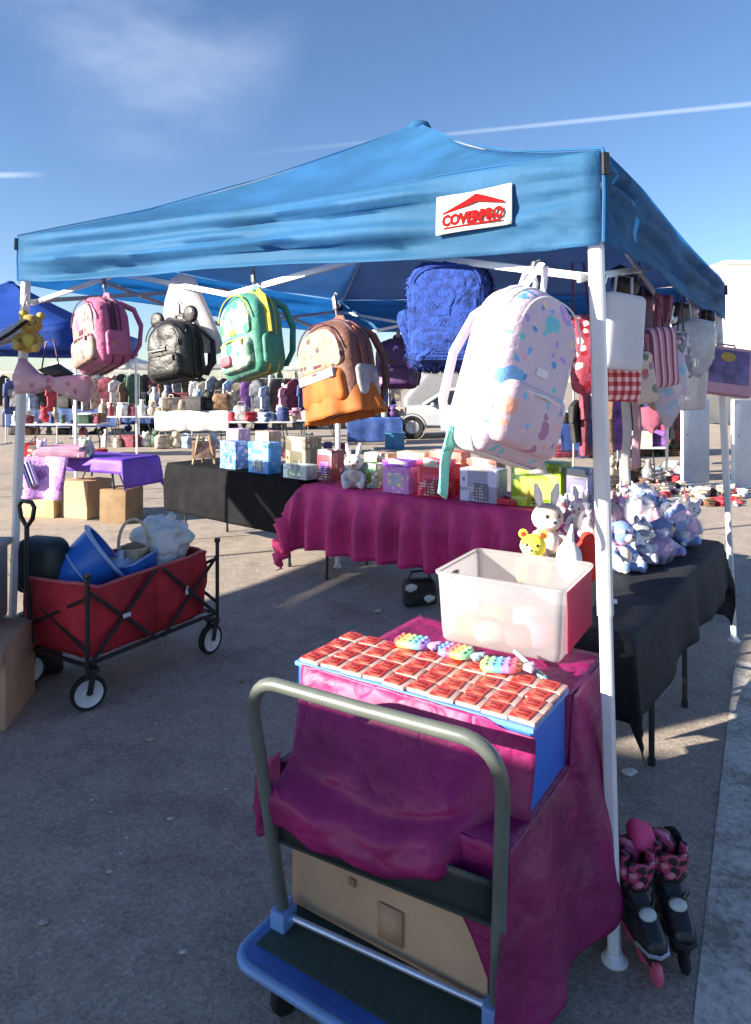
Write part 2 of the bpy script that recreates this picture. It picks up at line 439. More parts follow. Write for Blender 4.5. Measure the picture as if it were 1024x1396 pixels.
# faded parking line running past the skates
def faded():
    m, nt, out = newmat('faded line paint')
    v = coords(nt)
    n1 = noise_n(nt, v, 38, 6, .75); n2 = noise_n(nt, v, 4, 5, .6)
    f = math_n(nt, 'ADD', n1, math_n(nt, 'MULTIPLY', math_n(nt, 'SUBTRACT', n2, .5), .9))
    c = ramp(nt, f, [(.34, (.27, .225, .18)), (.48, (.46, .41, .36)), (.66, (.66, .61, .55))])
    finish(nt, out, c, .85, bump_n(nt, noise_n(nt, v, 130, 3), .7, .004), spec=.3)
    return m
m_faded = faded()
A, B = gp(985, 1050), gp(945, 1396)
d = (B-A).normalized(); q = Vector((-d.y, d.x, 0)); q = q if q.x > 0 else -q
b = MB(); P0 = A-d*1.35; P1_ = B+d*2.0
def line_fn(u, v):
    p = P0.lerp(P1_, v)+q*(u*.34+.004*noise.noise(Vector((u*3, v*30, 1)))); p.z = .004; return p
b.grid(line_fn, 6, 60); struct(b.build('road_marking', m_faded))

# ------------------------------------------------------------------ pop-up canopies
def fabric(name, col, transl=.3, rough=.55):
    m, nt, out = newmat(name)
    v = coords(nt)
    c = ramp(nt, noise_n(nt, v, 2.2, 5), [(.3, tuple(x*.8 for x in col)), (.7, tuple(min(1, x*1.12) for x in col))])
    n1 = ridges(nt, v, 3.5)
    h = math_n(nt, 'ADD', n1, math_n(nt, 'MULTIPLY', noise_n(nt, v, 300, 2), .12))
    finish(nt, out, c, rough, bump_n(nt, h, .5, .03), transl=transl, spec=.25)
    return m
m_roof = fabric('light blue polyester', (.10, .33, .59), .70, .5)
m_liner = fabric('grey blue coated liner', (.20, .36, .60), .40, .7)
m_roof_blue = fabric('royal blue polyester', (.02, .07, .36), .2)
m_roof_white = fabric('white polyester', (.78, .79, .8), .3)
LC = at(655, 291, 2.235)
def canopy(label, cor, peak, m_fab, leg_w=.038, group=None, feet=None, detail=True, cols=24):
    """cor: four (top, bottom-of-valance) pairs in order round the roof; feet: ground points"""
    tops = [Vector(a) for a, _ in cor]; bots = [Vector(b_) for _, b_ in cor]; peak = Vector(peak)
    base = Vector((peak.x, peak.y, 0))
    t = thing('canopy_tent', label, 'canopy', base, group=group)
    cen = sum(tops, Vector())/4
    rf = MB()
    for i in range(4):
        a, c_ = tops[i], tops[(i+1) % 4]
        def fn(u, v, a=a, c_=c_, i=i):
            e = a.lerp(c_, u); e.z -= .05*math.sin(pi*u)*(.6 if detail else 1)
            p = e.lerp(peak, v)
            s = 4*u*(1-u)
            p.z -= .07*math.sin(pi*v)*(1+.9*s)
            wv = (1-v)**1.5*min(1, s*2.5)
            p.z += wv*(.040*noise.noise(Vector((u*1.6+i*9, v*14, 2.2)))+.006*noise.noise(Vector((u*9+i*5, v*40, 6))))
            p.z += .012*noise.noise(Vector((p.x*2.2, p.y*2.2, i)))*s
            return p-base
        rf.grid(fn, 30 if detail else 8, 24 if detail else 6)
    ro = rf.build('roof', [m_fab, m_liner] if detail else m_fab, t, thick=.003, sharp=1.2)
    if sum(p.normal.z*p.area for p in ro.data.polygons) < 0: ro.data.flip_normals()
    if detail: ro.modifiers['thick'].material_offset = 1; ro.modifiers['thick'].material_offset_rim = 0
    va = MB()
    for i in range(4):
        (a, b0), (c_, b1) = (tops[i], bots[i]), (tops[(i+1) % 4], bots[(i+1) % 4])
        out = ((a+c_)/2-cen); out.z = 0; out.normalize()
        def fn(u, v, a=a, c_=c_, b0=b0, b1=b1, out=out, i=i):
            tp = a.lerp(c_, u); bt = b0.lerp(b1, u)
            tp.z -= .05*math.sin(pi*u)*(.6 if detail else 1)
            bt.z += .012*math.sin(u*9+i)+.010*noise.noise(Vector((u*6, i*3, 4)))-.02*math.sin(pi*u)
            p = tp.lerp(bt, v)
            s = min(1, 8*u*(1-u)); k = math.sin(pi*min(1, v*1.15))**.7
            o_ = .006+.060*k*s*noise.noise(Vector((u*1.7+i*7, v*5.5, 3.3)))+.014*s*noise.noise(Vector((u*4+i*3+v*2, v*10, 8)))*min(1, v*6)
            o_ += .036*s*math.sin(v*13+2.5*noise.noise(Vector((u*1.5, i, 0))))*min(1, v*5)*(.6+.5*noise.noise(Vector((u*2, i*2, 7))))*(1 if i in (0, 3) and i != 0 else .35)
            o_ -= (.12 if i in (0, 3) else .08)*s*max(0, .14-abs(noise.noise(Vector((u*1.5+i*4+v*.8, v*3.6, 5.5)))))*min(1, v*6)
            o_ -= (.10 if i in (0, 3) else .06)*s*max(0, .11-abs(noise.noise(Vector((u*3.1+i*4-v*1.2, v*6.2, 1.5)))))*min(1, v*6)
            if i in (0, 3):
                e_ = u if i == 0 else 1-u
                o_ += .020*math.exp(-e_/.16)*min(1, e_*22)*math.sin(10*(v-.30)/(e_*3.2+.22))*min(1, v*8)
            o_ *= 1-.92*math.exp(-((p-LC).length/.21)**4)
            return p+out*(o_+.004+.020*s)-base
        va.grid(fn, 60 if detail else 10, 18 if detail else 4)
    va.build('valance', m_fab, t, thick=.003, sharp=1.2)
    feet = feet or [Vector((b_.x, b_.y, 0)) for b_ in bots]
    for i in range(4):
        tp = tops[i]-base; ft = feet[i]-base
        inn = (cen-tops[i]); inn.z = 0; inn.normalize(); tp = tp+inn*leg_w*.9-Vector((0, 0, .03)); ft = ft
        ax = tops[(i+1) % 4]-tops[i]; ax.z = 0
        mid = ft.lerp(tp, .44)
        lg = MB(); lg.bar(ft+Vector((0, 0, .012)), mid, leg_w*.84, up=ax); lg.bar(mid-Vector((0, 0, .02)), tp, leg_w, up=ax)
        lg.tube([mid+Vector((leg_w*.4, 0, .02)), mid+Vector((leg_w*.8, 0, .02))], .007, 8)
        l = lg.build('leg', m_white, t)
        fp = MB(); fp.M = Matrix.Translation((ft.x, ft.y, 0)); fp.lathe([(.0, 0), (.036, 0), (.038, .005), (.034, .010), (.027, .014), (.022, .03), (0, .03)], 14)
        fp.build('foot', m_white, l)
        br = MB(); br.box(tp+inn*.01-Vector((0, 0, .05)), (leg_w*1.5, leg_w*1.5, .07), math.atan2(ax.y, ax.x), .006)
        br.build('corner_bracket', m_black if i else m_white, t)
        if detail:
            od = (tops[i]-cen); od.z = 0; od.normalize()
            sm = MB(); a0 = tops[i]-base+od*.012; b0_ = bots[i]-base+od*.014
            sm.tube([a0+Vector((0, 0, .004)), a0.lerp(b0_, .5)+od*.004, b0_], .005, 6)
            sm.tube([a0+Vector((0, 0, .004)), a0.lerp(peak-base, .3)+Vector((0, 0, -.055)), a0.lerp(peak-base, .6)+Vector((0, 0, -.063)), peak-base+Vector((0, 0, -.01))], .004, 6)
            sm.build('corner_seam', m_fab, t)
            st_ = MB(); st_.bar(a0+od*.012-Vector((0, 0, .012)), a0+od*.014-Vector((0, 0, .075)), .022, .010, up=od); st_.build('corner_gap_dark', m_black, t)  # black bar stands in for the dark open gap at each roof corner

    if detail:
        for i in range(4):
            a, c_ = tops[i]-base, tops[(i+1) % 4]-base
            inn = (cen-(tops[i]+tops[(i+1) % 4])/2); inn.z = 0; inn.normalize()
            lo = lambda p: Vector((p.x, p.y, p.z-.36))+inn*.05
            hi = lambda p: Vector((p.x, p.y, p.z-.10))+inn*.05
            tr = MB(); m_ = (a+c_)/2
            tr.bar(hi(a), lo(m_), .012, .025); tr.bar(lo(a)+inn*.014, hi(m_)+inn*.014, .012, .025)
            tr.bar(hi(c_), lo(m_), .012, .025); tr.bar(lo(c_)+inn*.014, hi(m_)+inn*.014, .012, .025)
            for f_ in (.25, .5, .75):
                pp = a.lerp(c_, f_); pz = pp.z-.23 if f_ != .5 else pp.z-.36
                tr.box((pp.x+inn.x*.055, pp.y+inn.y*.055, pz), (.03, .03, .03), 0, .008)
            tr.build('scissor_truss', m_alu, t)
            hp = tops[i]-base; pk = peak-base
            sp = MB(); sp.bar(hp-Vector((0, 0, .1)), hp.lerp(pk, .97)-Vector((0, 0, .06)), .012, .022)
            sp.build('roof_strut', m_alu, t)
    cp = MB(); cp.M = Matrix.Translation(peak-base+Vector((0, 0, -.03))); cp.lathe([(0, .035), (.03, .034), (.055, .025), (.07, .0), (.06, -.02), (0, -.02)], 14)
    cp.build('peak_cap', m_fab, t)
    return t
def Pt(px, py, Y): return at(px, py, Y)
# corner order: front right, rear right, rear left, front left
c_fr = (Pt(819, 206, 2.0), Pt(819, 331, 2.0)); c_rr = (Pt(985, 386, 4.46), Pt(985, 436, 4.46))
c_rl = (Vector((-.34, 6.26, 2.40)), Vector((-.34, 6.26, 2.10))); c_fl = (Pt(28, 322, 3.79), Pt(28, 383, 3.79))
feet = [gp(838, 1310), gp(1001, 874), gp(460, 773), Vector((-1.99, 3.79, 0))]
PEAK = Vector((.26, 4.12, 3.2))
main = canopy('light blue pop-up canopy with a white logo label on its front valance', [c_fr, c_rr, c_rl, c_fl], PEAK, m_roof, .040, feet=feet)
# logo label sewn on the front valance
def text_mesh(body, size, ext=.0012, bold=0):
    cu = bpy.data.curves.new('txt', 'FONT'); cu.body = body; cu.size = size; cu.extrude = ext; cu.offset = bold
    cu.align_x = 'CENTER'; cu.align_y = 'CENTER'; cu.resolution_u = 2
    o = bpy.data.objects.new('txt', cu); COL.objects.link(o)
    dg = bpy.context.evaluated_depsgraph_get(); me = bpy.data.meshes.new_from_object(o.evaluated_get(dg))
    bpy.data.objects.remove(o, do_unlink=True)
    r = ([v.co.copy() for v in me.vertices], [tuple(p.vertices) for p in me.polygons]); bpy.data.meshes.remove(me)
    return r
m_label = M('label white vinyl', (.50, .48, .45), .7, .06, spec=.2)
m_red = M('logo red', (.30, .008, .010), .9, .05, spec=.05, bump=0)
uF = (c_fl[0]-c_fr[0]); uF.z = 0; uF.normalize()
nF = Vector((-.55, -.835, 0)); nF = (nF-uF*nF.dot(uF)).normalized()
lc = at(655, 291, 2.235)
lb = Matrix.Translation(lc-Vector((PEAK.x, PEAK.y, 0))+nF*.052) @ Matrix(((-uF.x, 0, nF.x, 0), (-uF.y, 0, nF.y, 0), (0, 1, 0, 0), (0, 0, 0, 1))) @ Matrix.Rotation(rad(-7), 4, 'X') @ Matrix.Rotation(rad(1.5), 4, 'Z')
lw, lh = .262, .128
b = MB(); b.M = lb
b.grid(lambda u, v: Vector(((u-.5)*lw, (v-.5)*lh, .004*math.sin(u*5+v*2))), 14, 8)
o = b.build('logo_label', m_label, main, thick=.002)
b = MB(); b.M = lb
vs, fs = text_mesh('COVERPRO', .049, .001, .0026); b.add(vs, fs, 0, Matrix.Translation((0, -.024, .006)) @ Matrix.Scale(.84, 4, (1, 0, 0)))
roofpts = [(-.105, -.002), (-.02, .022), (.012, .034), (.04, .026), (.108, .004)]
b.tube([(x, y+.004, .006) for x, y in roofpts], [.003, .011, .015, .011, .003], 6, ry=.0015)
b.box((0, -.047, .006), (.20, .006, .002), 0, .0005)
b.build('logo', m_red, o)
# ------------------------------------------------------------------ draped cloths
def table_cloth(mb, Lx, Ly, z, drop, amp=.03, nfold=9, seed=0, step=.035, corner=1.0, round_=.01, hang=0):
    """drop = (-x, +x, -y, +y) overhang lengths; one draped sheet in table coordinates"""
    x0, x1, y0, y1 = -Lx/2-drop[0], Lx/2+drop[1], -Ly/2-drop[2], Ly/2+drop[3]
    nx = max(8, int((x1-x0)/step)); ny = max(8, int((y1-y0)/step))
    def fn(u, v):
        a = x0+(x1-x0)*u; c = y0+(y1-y0)*v
        ex = max(abs(a)-Lx/2, 0); ey = max(abs(c)-Ly/2, 0); sx = math.copysign(1, a); sy = math.copysign(1, c)
        bx = max(-Lx/2, min(Lx/2, a)); by = max(-Ly/2, min(Ly/2, c))
        if ex == 0 and ey == 0:
            return Vector((a, c, z+.003*noise.noise(Vector((a*6, c*6, seed)))))
        d = math.hypot(ex, ey); k = min(1, d/.25)
        al = (c if ex >= ey else a)
        ph = noise.noise(Vector((al*2.1, seed*3.7, 1.3)))*2.2
        w_ = .5+.5*math.sin(al*nfold*2+ph*2+seed)+.35*noise.noise(Vector((al*9, d*2, seed)))
        o_ = .006+amp*w_*k+.02*k
        if ex > 0 and ey > 0:
            o_ += amp*1.2*k*min(ex, ey)/max(ex, ey); d = d*corner if corner < 1 else d
        dirv = Vector((ex*sx, ey*sy)).normalized()
        zz = z-max(0, d-.004)+hang*k*noise.noise(Vector((al*3, seed, 5)))
        return Vector((bx+dirv.x*o_, by+dirv.y*o_, max(zz, .012)))
    mb.grid(fn, nx, ny); return mb
def folding_table(label, p0, p1, depth, z, m_top=None, group=None, inset=.2, side=1):
    """p0->p1 is the front edge of the top on the ground plan; depth goes to the left of p0->p1 times side"""
    p0 = Vector(p0); p1 = Vector(p1); p0.z = p1.z = 0
    e = (p1-p0); Lx = e.length; e.normalize(); nrm = Vector((-e.y, e.x, 0))*side
    c = (p0+p1)/2+nrm*depth/2
    ang = math.atan2(e.y, e.x)
    t = thing('folding_table', label, 'table', (c.x, c.y, 0), (0, 0, ang), group)
    b = MB(); b.box((0, 0, z-.022), (Lx-.01, depth-.01, .036), 0, .012); b.build('tabletop', m_top or m_white, t)
    for sx in (-1, 1):
        for sy in (-1, 1):
            x = sx*(Lx/2-inset); y = sy*(depth/2-.08)
            lg = MB(); lg.tube([(x*.86, y, z-.04), (x*.99, y, z*.5), (x, y, .015)], .013, 8)
            lg.tube([(x, y, .0), (x, y, .03)], .017, 8)
            lg.build('leg', m_blackmetal, t)
        br = MB(); x = sx*(Lx/2-inset)
        br.tube([(x*.97, -depth/2+.08, .32), (x*.97, depth/2-.08, .32)], .01, 8)
        br.tube([(x*.93, 0, .34), (x*.45, 0, z-.05)], .008, 6)
        br.build('brace', m_blackmetal, t)
    return t, Lx, ang, c
def cloth_on(label, cat, t, Lx, Ly, z, drop, mat, name='tablecloth', **kw):
    b = MB(); table_cloth(b, Lx, Ly, z, drop, **kw)
    o = b.build(name, mat, None, thick=.0025, sharp=2.5)
    o.location = t.location; o.rotation_euler = t.rotation_euler
    tag(o, label, cat); return o
# fuchsia table (middle)
pA = Vector((-.62, 5.93, 0)); pB = Vector((1.12, 4.66, 0))
tb_f, Lf, angf, cf = folding_table('folding table under the fuchsia cloth, black legs showing below the hem', pA, pB, .72, .785)
cloth_on('fuchsia cloth with gathered folds draped over the middle table', 'tablecloth', tb_f, Lf, .72, .79, (.52, .35, .52, .3), m_pinkcloth, amp=.11, nfold=15, seed=2.2, hang=.03)
# black table (rear left), in line with it
pC = Vector((-2.22, 7.42, 0)); pD = Vector((-.66, 6.08, 0))
tb_b, Lb, angb, cb = folding_table('folding table under the plain black cloth behind the wagon', pC, pD, .7, .80, inset=.22)
cloth_on('plain black cloth hanging flat over the rear left table', 'tablecloth', tb_b, Lb, .7, .805, (.10, .04, .50, .3), m_blackcloth, amp=.012, nfold=4, seed=5)
# charcoal table on the right, long side to the right
pE = Vector((.92, 2.50, 0)); pF = Vector((2.0, 4.02, 0))
tb_r, Lr, angr, cr = folding_table('folding table under the charcoal cloth at the right', pE, pF, .64, .745, inset=.60)
cloth_on('charcoal grey cloth over the plush toy table at the right', 'tablecloth', tb_r, Lr, .64, .75, (.30, .44, .27, .2), m_greycloth, amp=.03, nfold=5, seed=8, corner=1.15)

# ------------------------------------------------------------------ platform truck and its load
H0 = Vector((-.02, 1.735, 0)); TA = math.atan2(-.553, .833)
def tw(x, y, z=0): return H0+Vector((math.cos(TA)*x-math.sin(TA)*y, math.sin(TA)*x+math.cos(TA)*y, z))
m_truckblue = M('blue truck enamel', (.03, .10, .36), .4, .2, bump=.1, spec=.6)
m_bumper = M('pale blue vinyl bumper', (.16, .30, .58), .35, .15, bump=.1)
m_mat = M('dark green ribbed mat', (.025, .05, .04), .7, .25, streak=(40, 1, 1), bump=.5, bscale=3)
m_tube = M('grey green enamel tube', (.10, .115, .10), .35, .15, bump=.1, bscale=90, spec=.7)
m_plate = M('dark green steel plate', (.022, .032, .028), .45, .2)
tr = thing('platform_truck', 'blue platform hand truck with a grey green tube handle', 'hand truck', H0, (0, 0, TA))
HW = .325
b = MB(); b.box((0, .36, .165), (.655, .98, .045), 0, .02, seg=3); b.build('platform', m_truckblue, tr)
b = MB(); b.box((0, .36, .1905), (.60, .88, .005), 0, .002); b.build('deck_mat', m_mat, tr)
def rrect(w_, h_, r, n=6):
    o = []
    for (cx_, cy_, a0) in ((w_/2-r, h_/2-r, 0), (-w_/2+r, h_/2-r, 90), (-w_/2+r, -h_/2+r, 180), (w_/2-r, -h_/2+r, 270)):
        for k in range(n+1): o.append((cx_+r*math.cos(rad(a0+90*k/n)), cy_+r*math.sin(rad(a0+90*k/n))))
    return o
b = MB(); b.tube([(x, y+.36, .175) for x, y in rrect(.665, .99, .06)], .014, 10, closed=True); b.build('bumper', m_bumper, tr)
def hl(z): return Vector((-.280-.044*(z-.2), .010-.155*(z-.2), z))      # left and right tubes, leaning towards the pusher
def hr(z): return Vector((.318+.10*(z-.2), .060-.165*(z-.2), z))
def hm(u, z): return hl(z).lerp(hr(z), u)
hp = [hl(z) for z in (.19, .4, .6)]
def corner_pts(a, c_, b_, n=9):
    return [a*(1-t)**2+c_*2*t*(1-t)+b_*t*t for t in [k/(n-1) for k in range(n)]]
TZ = .893
hp += corner_pts(hl(TZ-.125), hl(TZ+.012), hm(.17, TZ+.002)); hp += [hm(.5, TZ)]; hp += corner_pts(hm(.83, TZ+.002), hr(TZ+.012), hr(TZ-.125))
hp += [hr(z) for z in (.6, .4, .19)]
b = MB(); b.tube(hp, .0172, 14); b.build('handle', m_tube, tr)
b = MB()
def plate(u, v):
    z = .435+v*.115; return hm(.025+.95*u, z)+Vector((0, .012, 0))
b.grid(plate, 8, 4); b.tube([hm(.02, .435)+Vector((0, .012, 0)), hm(.98, .435)+Vector((0, .012, 0))], .006, 6)
b.build('handle_plate', m_plate, tr, thick=.004)
for f_ in (hl, hr):
    p = f_(.215); b = MB(); b.box(p, (.05, .06, .055), 0, .008); b.tube([p+Vector((-.034, 0, .005)), p+Vector((.034, 0, .005))], .012, 10)
    b.build('hinge_bracket', m_bumper, tr)
b = MB(); b.tube([hl(.222), hr(.222)], .0085, 10); b.build('pivot_rod', M('pale zinc rod', (.5, .58, .72), .3, .1, metal=.6), tr)
for sx in (-1, 1):
    for y in (-.02, .72):
        c_ = MB(); c_.M = Matrix.Translation((sx*.24, y, .062)) @ Matrix.Rotation(pi/2, 4, 'Y')
        c_.lathe([(0, -.016), (.04, -.016), (.058, -.013), (.062, -.006), (.062, .006), (.058, .013), (.04, .016), (0, .016)], 18)
        w_ = c_.build('caster_wheel', m_rubber, tr)
        f_ = MB(); f_.box((sx*.24-.026, y+.015, .1), (.005, .05, .1), 0, .002); f_.box((sx*.24+.026, y+.015, .1), (.005, .05, .1), 0, .002); f_.box((sx*.24, y+.015, .143), (.09, .09, .006), 0, .002)
        f_.build('caster_fork', m_alu, w_)
m_tape2 = M('dull paper tape', (.40, .25, .15), .75, .12)
# cartons on the platform
cx = thing('cardboard_carton', 'large taped brown carton standing on the hand truck platform', 'carton', tw(-.005, .43), (0, 0, TA))
b = MB(); b.box((0, 0, .39), (.60, .72, .38), 0, .006, jit=.004); b.build('carton_body', m_card, cx)
for (x, zz, w_, h_) in ((.02, .415, .075, .07), (.03, .285, .075, .09)):
    b = MB(); b.grid(lambda u, v, x=x, zz=zz, w_=w_, h_=h_: Vector((x+(u-.5)*w_, -.3648, zz+(v-.5)*h_)), 2, 2)
    b.build('tape', m_tape2, cx, thick=.001)
b = MB(); b.box((-.13, -.3645, .53), (.05, .002, .05), 0, .0005); b.box((-.09, -.3645, .345), (.02, .002, .02), 0, .0005)
b.build('printed_mark', M('faint carton print', (.33, .17, .11), .8), cx)
b = MB(); b.box((0, 0, .685), (.64, .36, .19), 0, .008)
c2 = thing('cardboard_carton', 'carton hidden under the magenta cloth below the clear bin', 'carton', tw(.0, .655), (0, 0, TA)); b.build('carton_body', m_card2, c2)
# blue box carrying the red packs
m_bluebox = M('blue plastic sheet', (.02, .14, .62), .38, .1, bump=.06)
bb = thing('blue_box', 'bright blue plastic box under the red packets', 'box', tw(-.03, .345), (0, 0, TA))
b = MB(); b.box((0, 0, .70), (.745, .262, .20), 0, .006); b.build('box_body', m_bluebox, bb)
b = MB(); b.box((0, 0, .807), (.765, .275, .014), 0, .005); b.build('box_lid', M('pale blue lid', (.12, .28, .66), .4, .1), bb)
# main magenta cloth: top, step, right skirt, left skirt, back skirt
def sheet_profile(y):       # height of what lies under the cloth
    t_ = min(1, max(0, (y-.485)/.012)); return .598+.19*t_
cloth = MB()
Y0, Y1 = .055, .84; XL, XR = -.335, .345
def cl_right(u, v):
    y = Y0+(Y1-Y0)*u; zt = sheet_profile(y); s = v
    hem = .165+.025*math.sin(u*7)
    base = zt-(zt-hem)*s
    k = s**.8
    fold = .5+.5*math.sin(u*10+1.6*noise.noise(Vector((u*2.5, s*1.2, 2)))+s*.9)
    x = XR+.008+k*(.05+.062*fold+.03*noise.noise(Vector((u*3, s*2.5, 4))))*(.05+.95*min(1, u*3.6))
    front = -.135*k*(1-u)**3
    return Vector((x+.006*noise.noise(Vector((u*9, s*6, 1))), y+front+.02*k*math.cos(u*10), base))
cloth.grid(cl_right, 70, 40)
cloth.grid(lambda u, v: Vector((XL+(XR+.008-XL)*u, .50+(Y1-.50)*v, .790+.003*noise.noise(Vector((u*7, v*5, 0))))), 24, 12)
cloth.grid(lambda u, v: Vector((XL+(XR+.008-XL)*u, .488+.012*v, .60+.19*v)), 24, 4)
cloth.grid(lambda u, v: Vector((XL+(XR+.008-XL)*u, Y0+(.488-Y0)*v, .600)), 24, 8)
def cl_left(u, v):
    y = Y0+(Y1-Y0)*u; zt = sheet_profile(y); hem = .40+.1*u+.03*math.sin(u*9)
    fold = .5+.5*math.sin(u*13+1)
    return Vector((XL-.006-v**.8*(.03+.045*fold), y, zt-(zt-hem)*v))
cloth.grid(cl_left, 40, 20)
def cl_back(u, v):
    x = XL+(XR+.008-XL)*u; fold = .5+.5*math.sin(u*20)
    return Vector((x, Y1+.004+v*(.02+.04*fold), .79-.6*v))
cloth.grid(cl_back, 40, 14)
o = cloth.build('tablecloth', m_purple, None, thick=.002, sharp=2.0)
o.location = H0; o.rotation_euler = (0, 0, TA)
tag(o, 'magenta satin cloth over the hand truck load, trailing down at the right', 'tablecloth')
# darker front cloth pulled down behind the handle with a rolled hem
fr = MB()
def sstep(a, b_, x):
    t_ = min(1, max(0, (x-a)/(b_-a))); return t_*t_*(3-2*t_)
def cl_front(u, v):
    lo = sstep(.0, .65, v)
    x0 = -.375+.085*lo; x1 = .358-.004*lo
    x = x0+(x1-x0)*u
    hem = .495-.030*math.sin(pi*min(1, u*1.25))+.035*max(0, u-.55)/.45
    zt = .8145-.0195*sstep(.80, .90, u)
    z = zt-(zt-hem)*v
    y = .199-.186*sstep(0, .80, v)**.9            # sheet leans out towards the handle
    y -= .042*sstep(.62, .88, v)                 # fold resting over the plate
    y += .030*sstep(.93, 1.0, v)
    crease = math.exp(-((v-.60-.10*(1-u)+.02*math.sin(u*9))/.035)**2)
    y += .016*crease
    y += .010*math.sin(u*5+v*3)*v*(1-.5*v)+.008*noise.noise(Vector((u*3.2, v*3.0+u*2, 9)))*min(1, v*2)-.007*abs(noise.noise(Vector((u*6+v*2, v*5-u*3, 4))))*min(1, v*3)+.005*noise.noise(Vector((u*10, v*9, 2)))
    y -= .018*sstep(.7, 1, v)*(.5+.5*math.sin(u*15+1))*(1-u)
    y = max(y, .012-.055*sstep(.66, .86, v))
    k2 = sstep(.62, .78, v)*(1-sstep(.70, .86, u)); y = y*(1-k2)+k2*min(y, -.043+.05*u+.006*math.sin(u*21)-.012*math.sin(pi*min(1, (v-.62)/.38)) if v > .62 else y)
    k_ = sstep(.74, .93, u); y = y*(1-k_)+k_*max(y, .207-.035*v+.01*math.sin(v*5))
    return Vector((x, y, z+.006*noise.noise(Vector((u*7, v*6, 5)))*v))
fr.grid(cl_front, 60, 44)
def tuck(u, v):      # knotted tuck where the cloth passes the left tube
    a = v*2*pi
    r = .014*(math.sin(pi*min(.98, max(.02, u))))**.5*(1+.25*noise.noise(Vector((u*6, v*3, 2))))
    c_ = Vector((-.325+.15*u, -.018-.016*math.sin(pi*u), .590-.070*u))
    return c_+Vector((.2*r*math.cos(a), r*.8*math.cos(a), r*1.3*math.sin(a)))
fr.grid(tuck, 20, 14)
def flap(u, v):      # end of the cloth hanging free at the left of the handle
    zt_ = .635-.13*u**1.3; zb_ = .365+.02*math.sin(u*7)+.03*u*u; x = -.318-.135*u-.012*v; y = .035+.04*u+.009*math.sin(u*13+v*2); z = zt_+(zb_-zt_)*v
    return Vector((x, y, z))
fr.grid(flap, 22, 18)
def corner(u, v):    # front lip of the cloth, slanting down over the top right of the carton
    x = .02+.338*u; zl = .515-.02*u-.30*max(0, u-.45)**1.1/.55; z = .602-(.602-zl)*v; y = .052+.004*math.sin(u*17+v*2)-.012*u*v
    return Vector((x, y, z))
fr.grid(corner, 24, 14)
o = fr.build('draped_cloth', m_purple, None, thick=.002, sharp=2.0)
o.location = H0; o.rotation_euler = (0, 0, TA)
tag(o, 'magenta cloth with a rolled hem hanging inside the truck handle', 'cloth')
# red packets in rows on the blue box
m_pack = printed('red printed packet', (.50, .032, .022), [(.36, .012, .012), (.60, .12, .08), (.45, .02, .02)], .4, 26)
m_packedge = M('pink white packet edge', (.62, .38, .33), .5, .1)
m_packart = M('dark red print', (.30, .012, .015), .4, .3)
pk = None
LAB_P = 'small red packet with a pale edge lying in the rows on the blue box'
for r in range(4):
    for k in range(10):
        x = -.392+.0745*k+.037; y = .215+.0655*r+.03
        p = tw(x-.03+.03, y, .8145+.002*rnd.random()); rz = TA+rad(rnd.uniform(-7, 7)); p += Vector((rnd.uniform(-.004, .004), rnd.uniform(-.004, .004), 0))
        if pk is None:
            pk = thing('red_packet', LAB_P, 'packet', p, (0, 0, rz), 'red packets in rows on the blue box')
            b = MB(); b.box((0, 0, .006), (.072, .0635, .010), 0, .003); b.build('packet_body', m_packedge, pk)
            b = MB(); b.pillow(arch(.055, .060, .004, .004, 3), .006, 5, 3, T=Matrix.Translation((-.008, 0, .0115)) @ Matrix.Rotation(pi/2, 4, 'X')); w_ = b.build('printed_face', m_pack, pk)
            b = MB(); b.box((-.008, .006, .0152), (.03, .012, .0012), 0, .0004); b.box((-.012, -.012, .0152), (.02, .008, .0012), 0, .0004); b.blob((.004, -.012, .0152), (.006, .006, .001), 8, 4); b.build('print', m_packart, w_)
        else: dup(pk, p, (0, 0, rz), LAB_P)
# rainbow bubble toys
def rainbow(off, sc): return stripes('rainbow %g' % off, [lin(205, 90, 110), lin(215, 150, 90), lin(220, 205, 120), lin(125, 185, 140), lin(100, 165, 205), lin(150, 125, 195)], 0, sc, .35, off)
m_rb = [rainbow(.5, 8.0), rainbow(.15, 8.5), rainbow(.8, 7.5)]
m_tail = [M('lilac silicone', (.62, .36, .66), .4), M('sky silicone', (.35, .5, .8), .4), M('pink silicone', (.8, .42, .55), .4)]
fish = [((563, 879), -.62, 'rainbow bubble toy with a lilac tail, nearest the handle corner', .0), ((622, 892), -.75, 'rainbow bubble toy with a pale blue tail, between the two others', .1), ((684, 911), -.35, 'yellow to teal rainbow bubble toy beside the clear bin', .05)]
for k, ((px, py), rz, lab, _) in enumerate(fish):
    p = gp(px, py, .835); p.z = .8315
    t = thing('bubble_toy', lab, 'toy', p, (rad(6), rad(-5), rz), 'rainbow toys on the packets')
    b = MB(); T = Matrix.Rotation(pi/2, 4, 'X')
    b.pillow(arch(.125, .07, .034, .034, 6), .024, 4, 5, T=Matrix.Translation((0, 0, .013)) @ T); b.build('toy_body', m_rb[k], t)
    b = MB()
    for i in range(5):
        for j in range(3): b.blob((-.044+.022*i, -.02+.02*j, .0245), (.0075, .0075, .005), 8, 5)
    b.build('bubble', m_rb[k], t)
    b = MB(); b.pillow([(-.0, -.006), (.035, -.03), (.042, -.01), (.034, 0), (.042, .012), (.035, .03), (0, .006)], .012, 4, 4, T=Matrix.Translation((.055, 0, .012)) @ T); b.build('tail', m_tail[k], t)
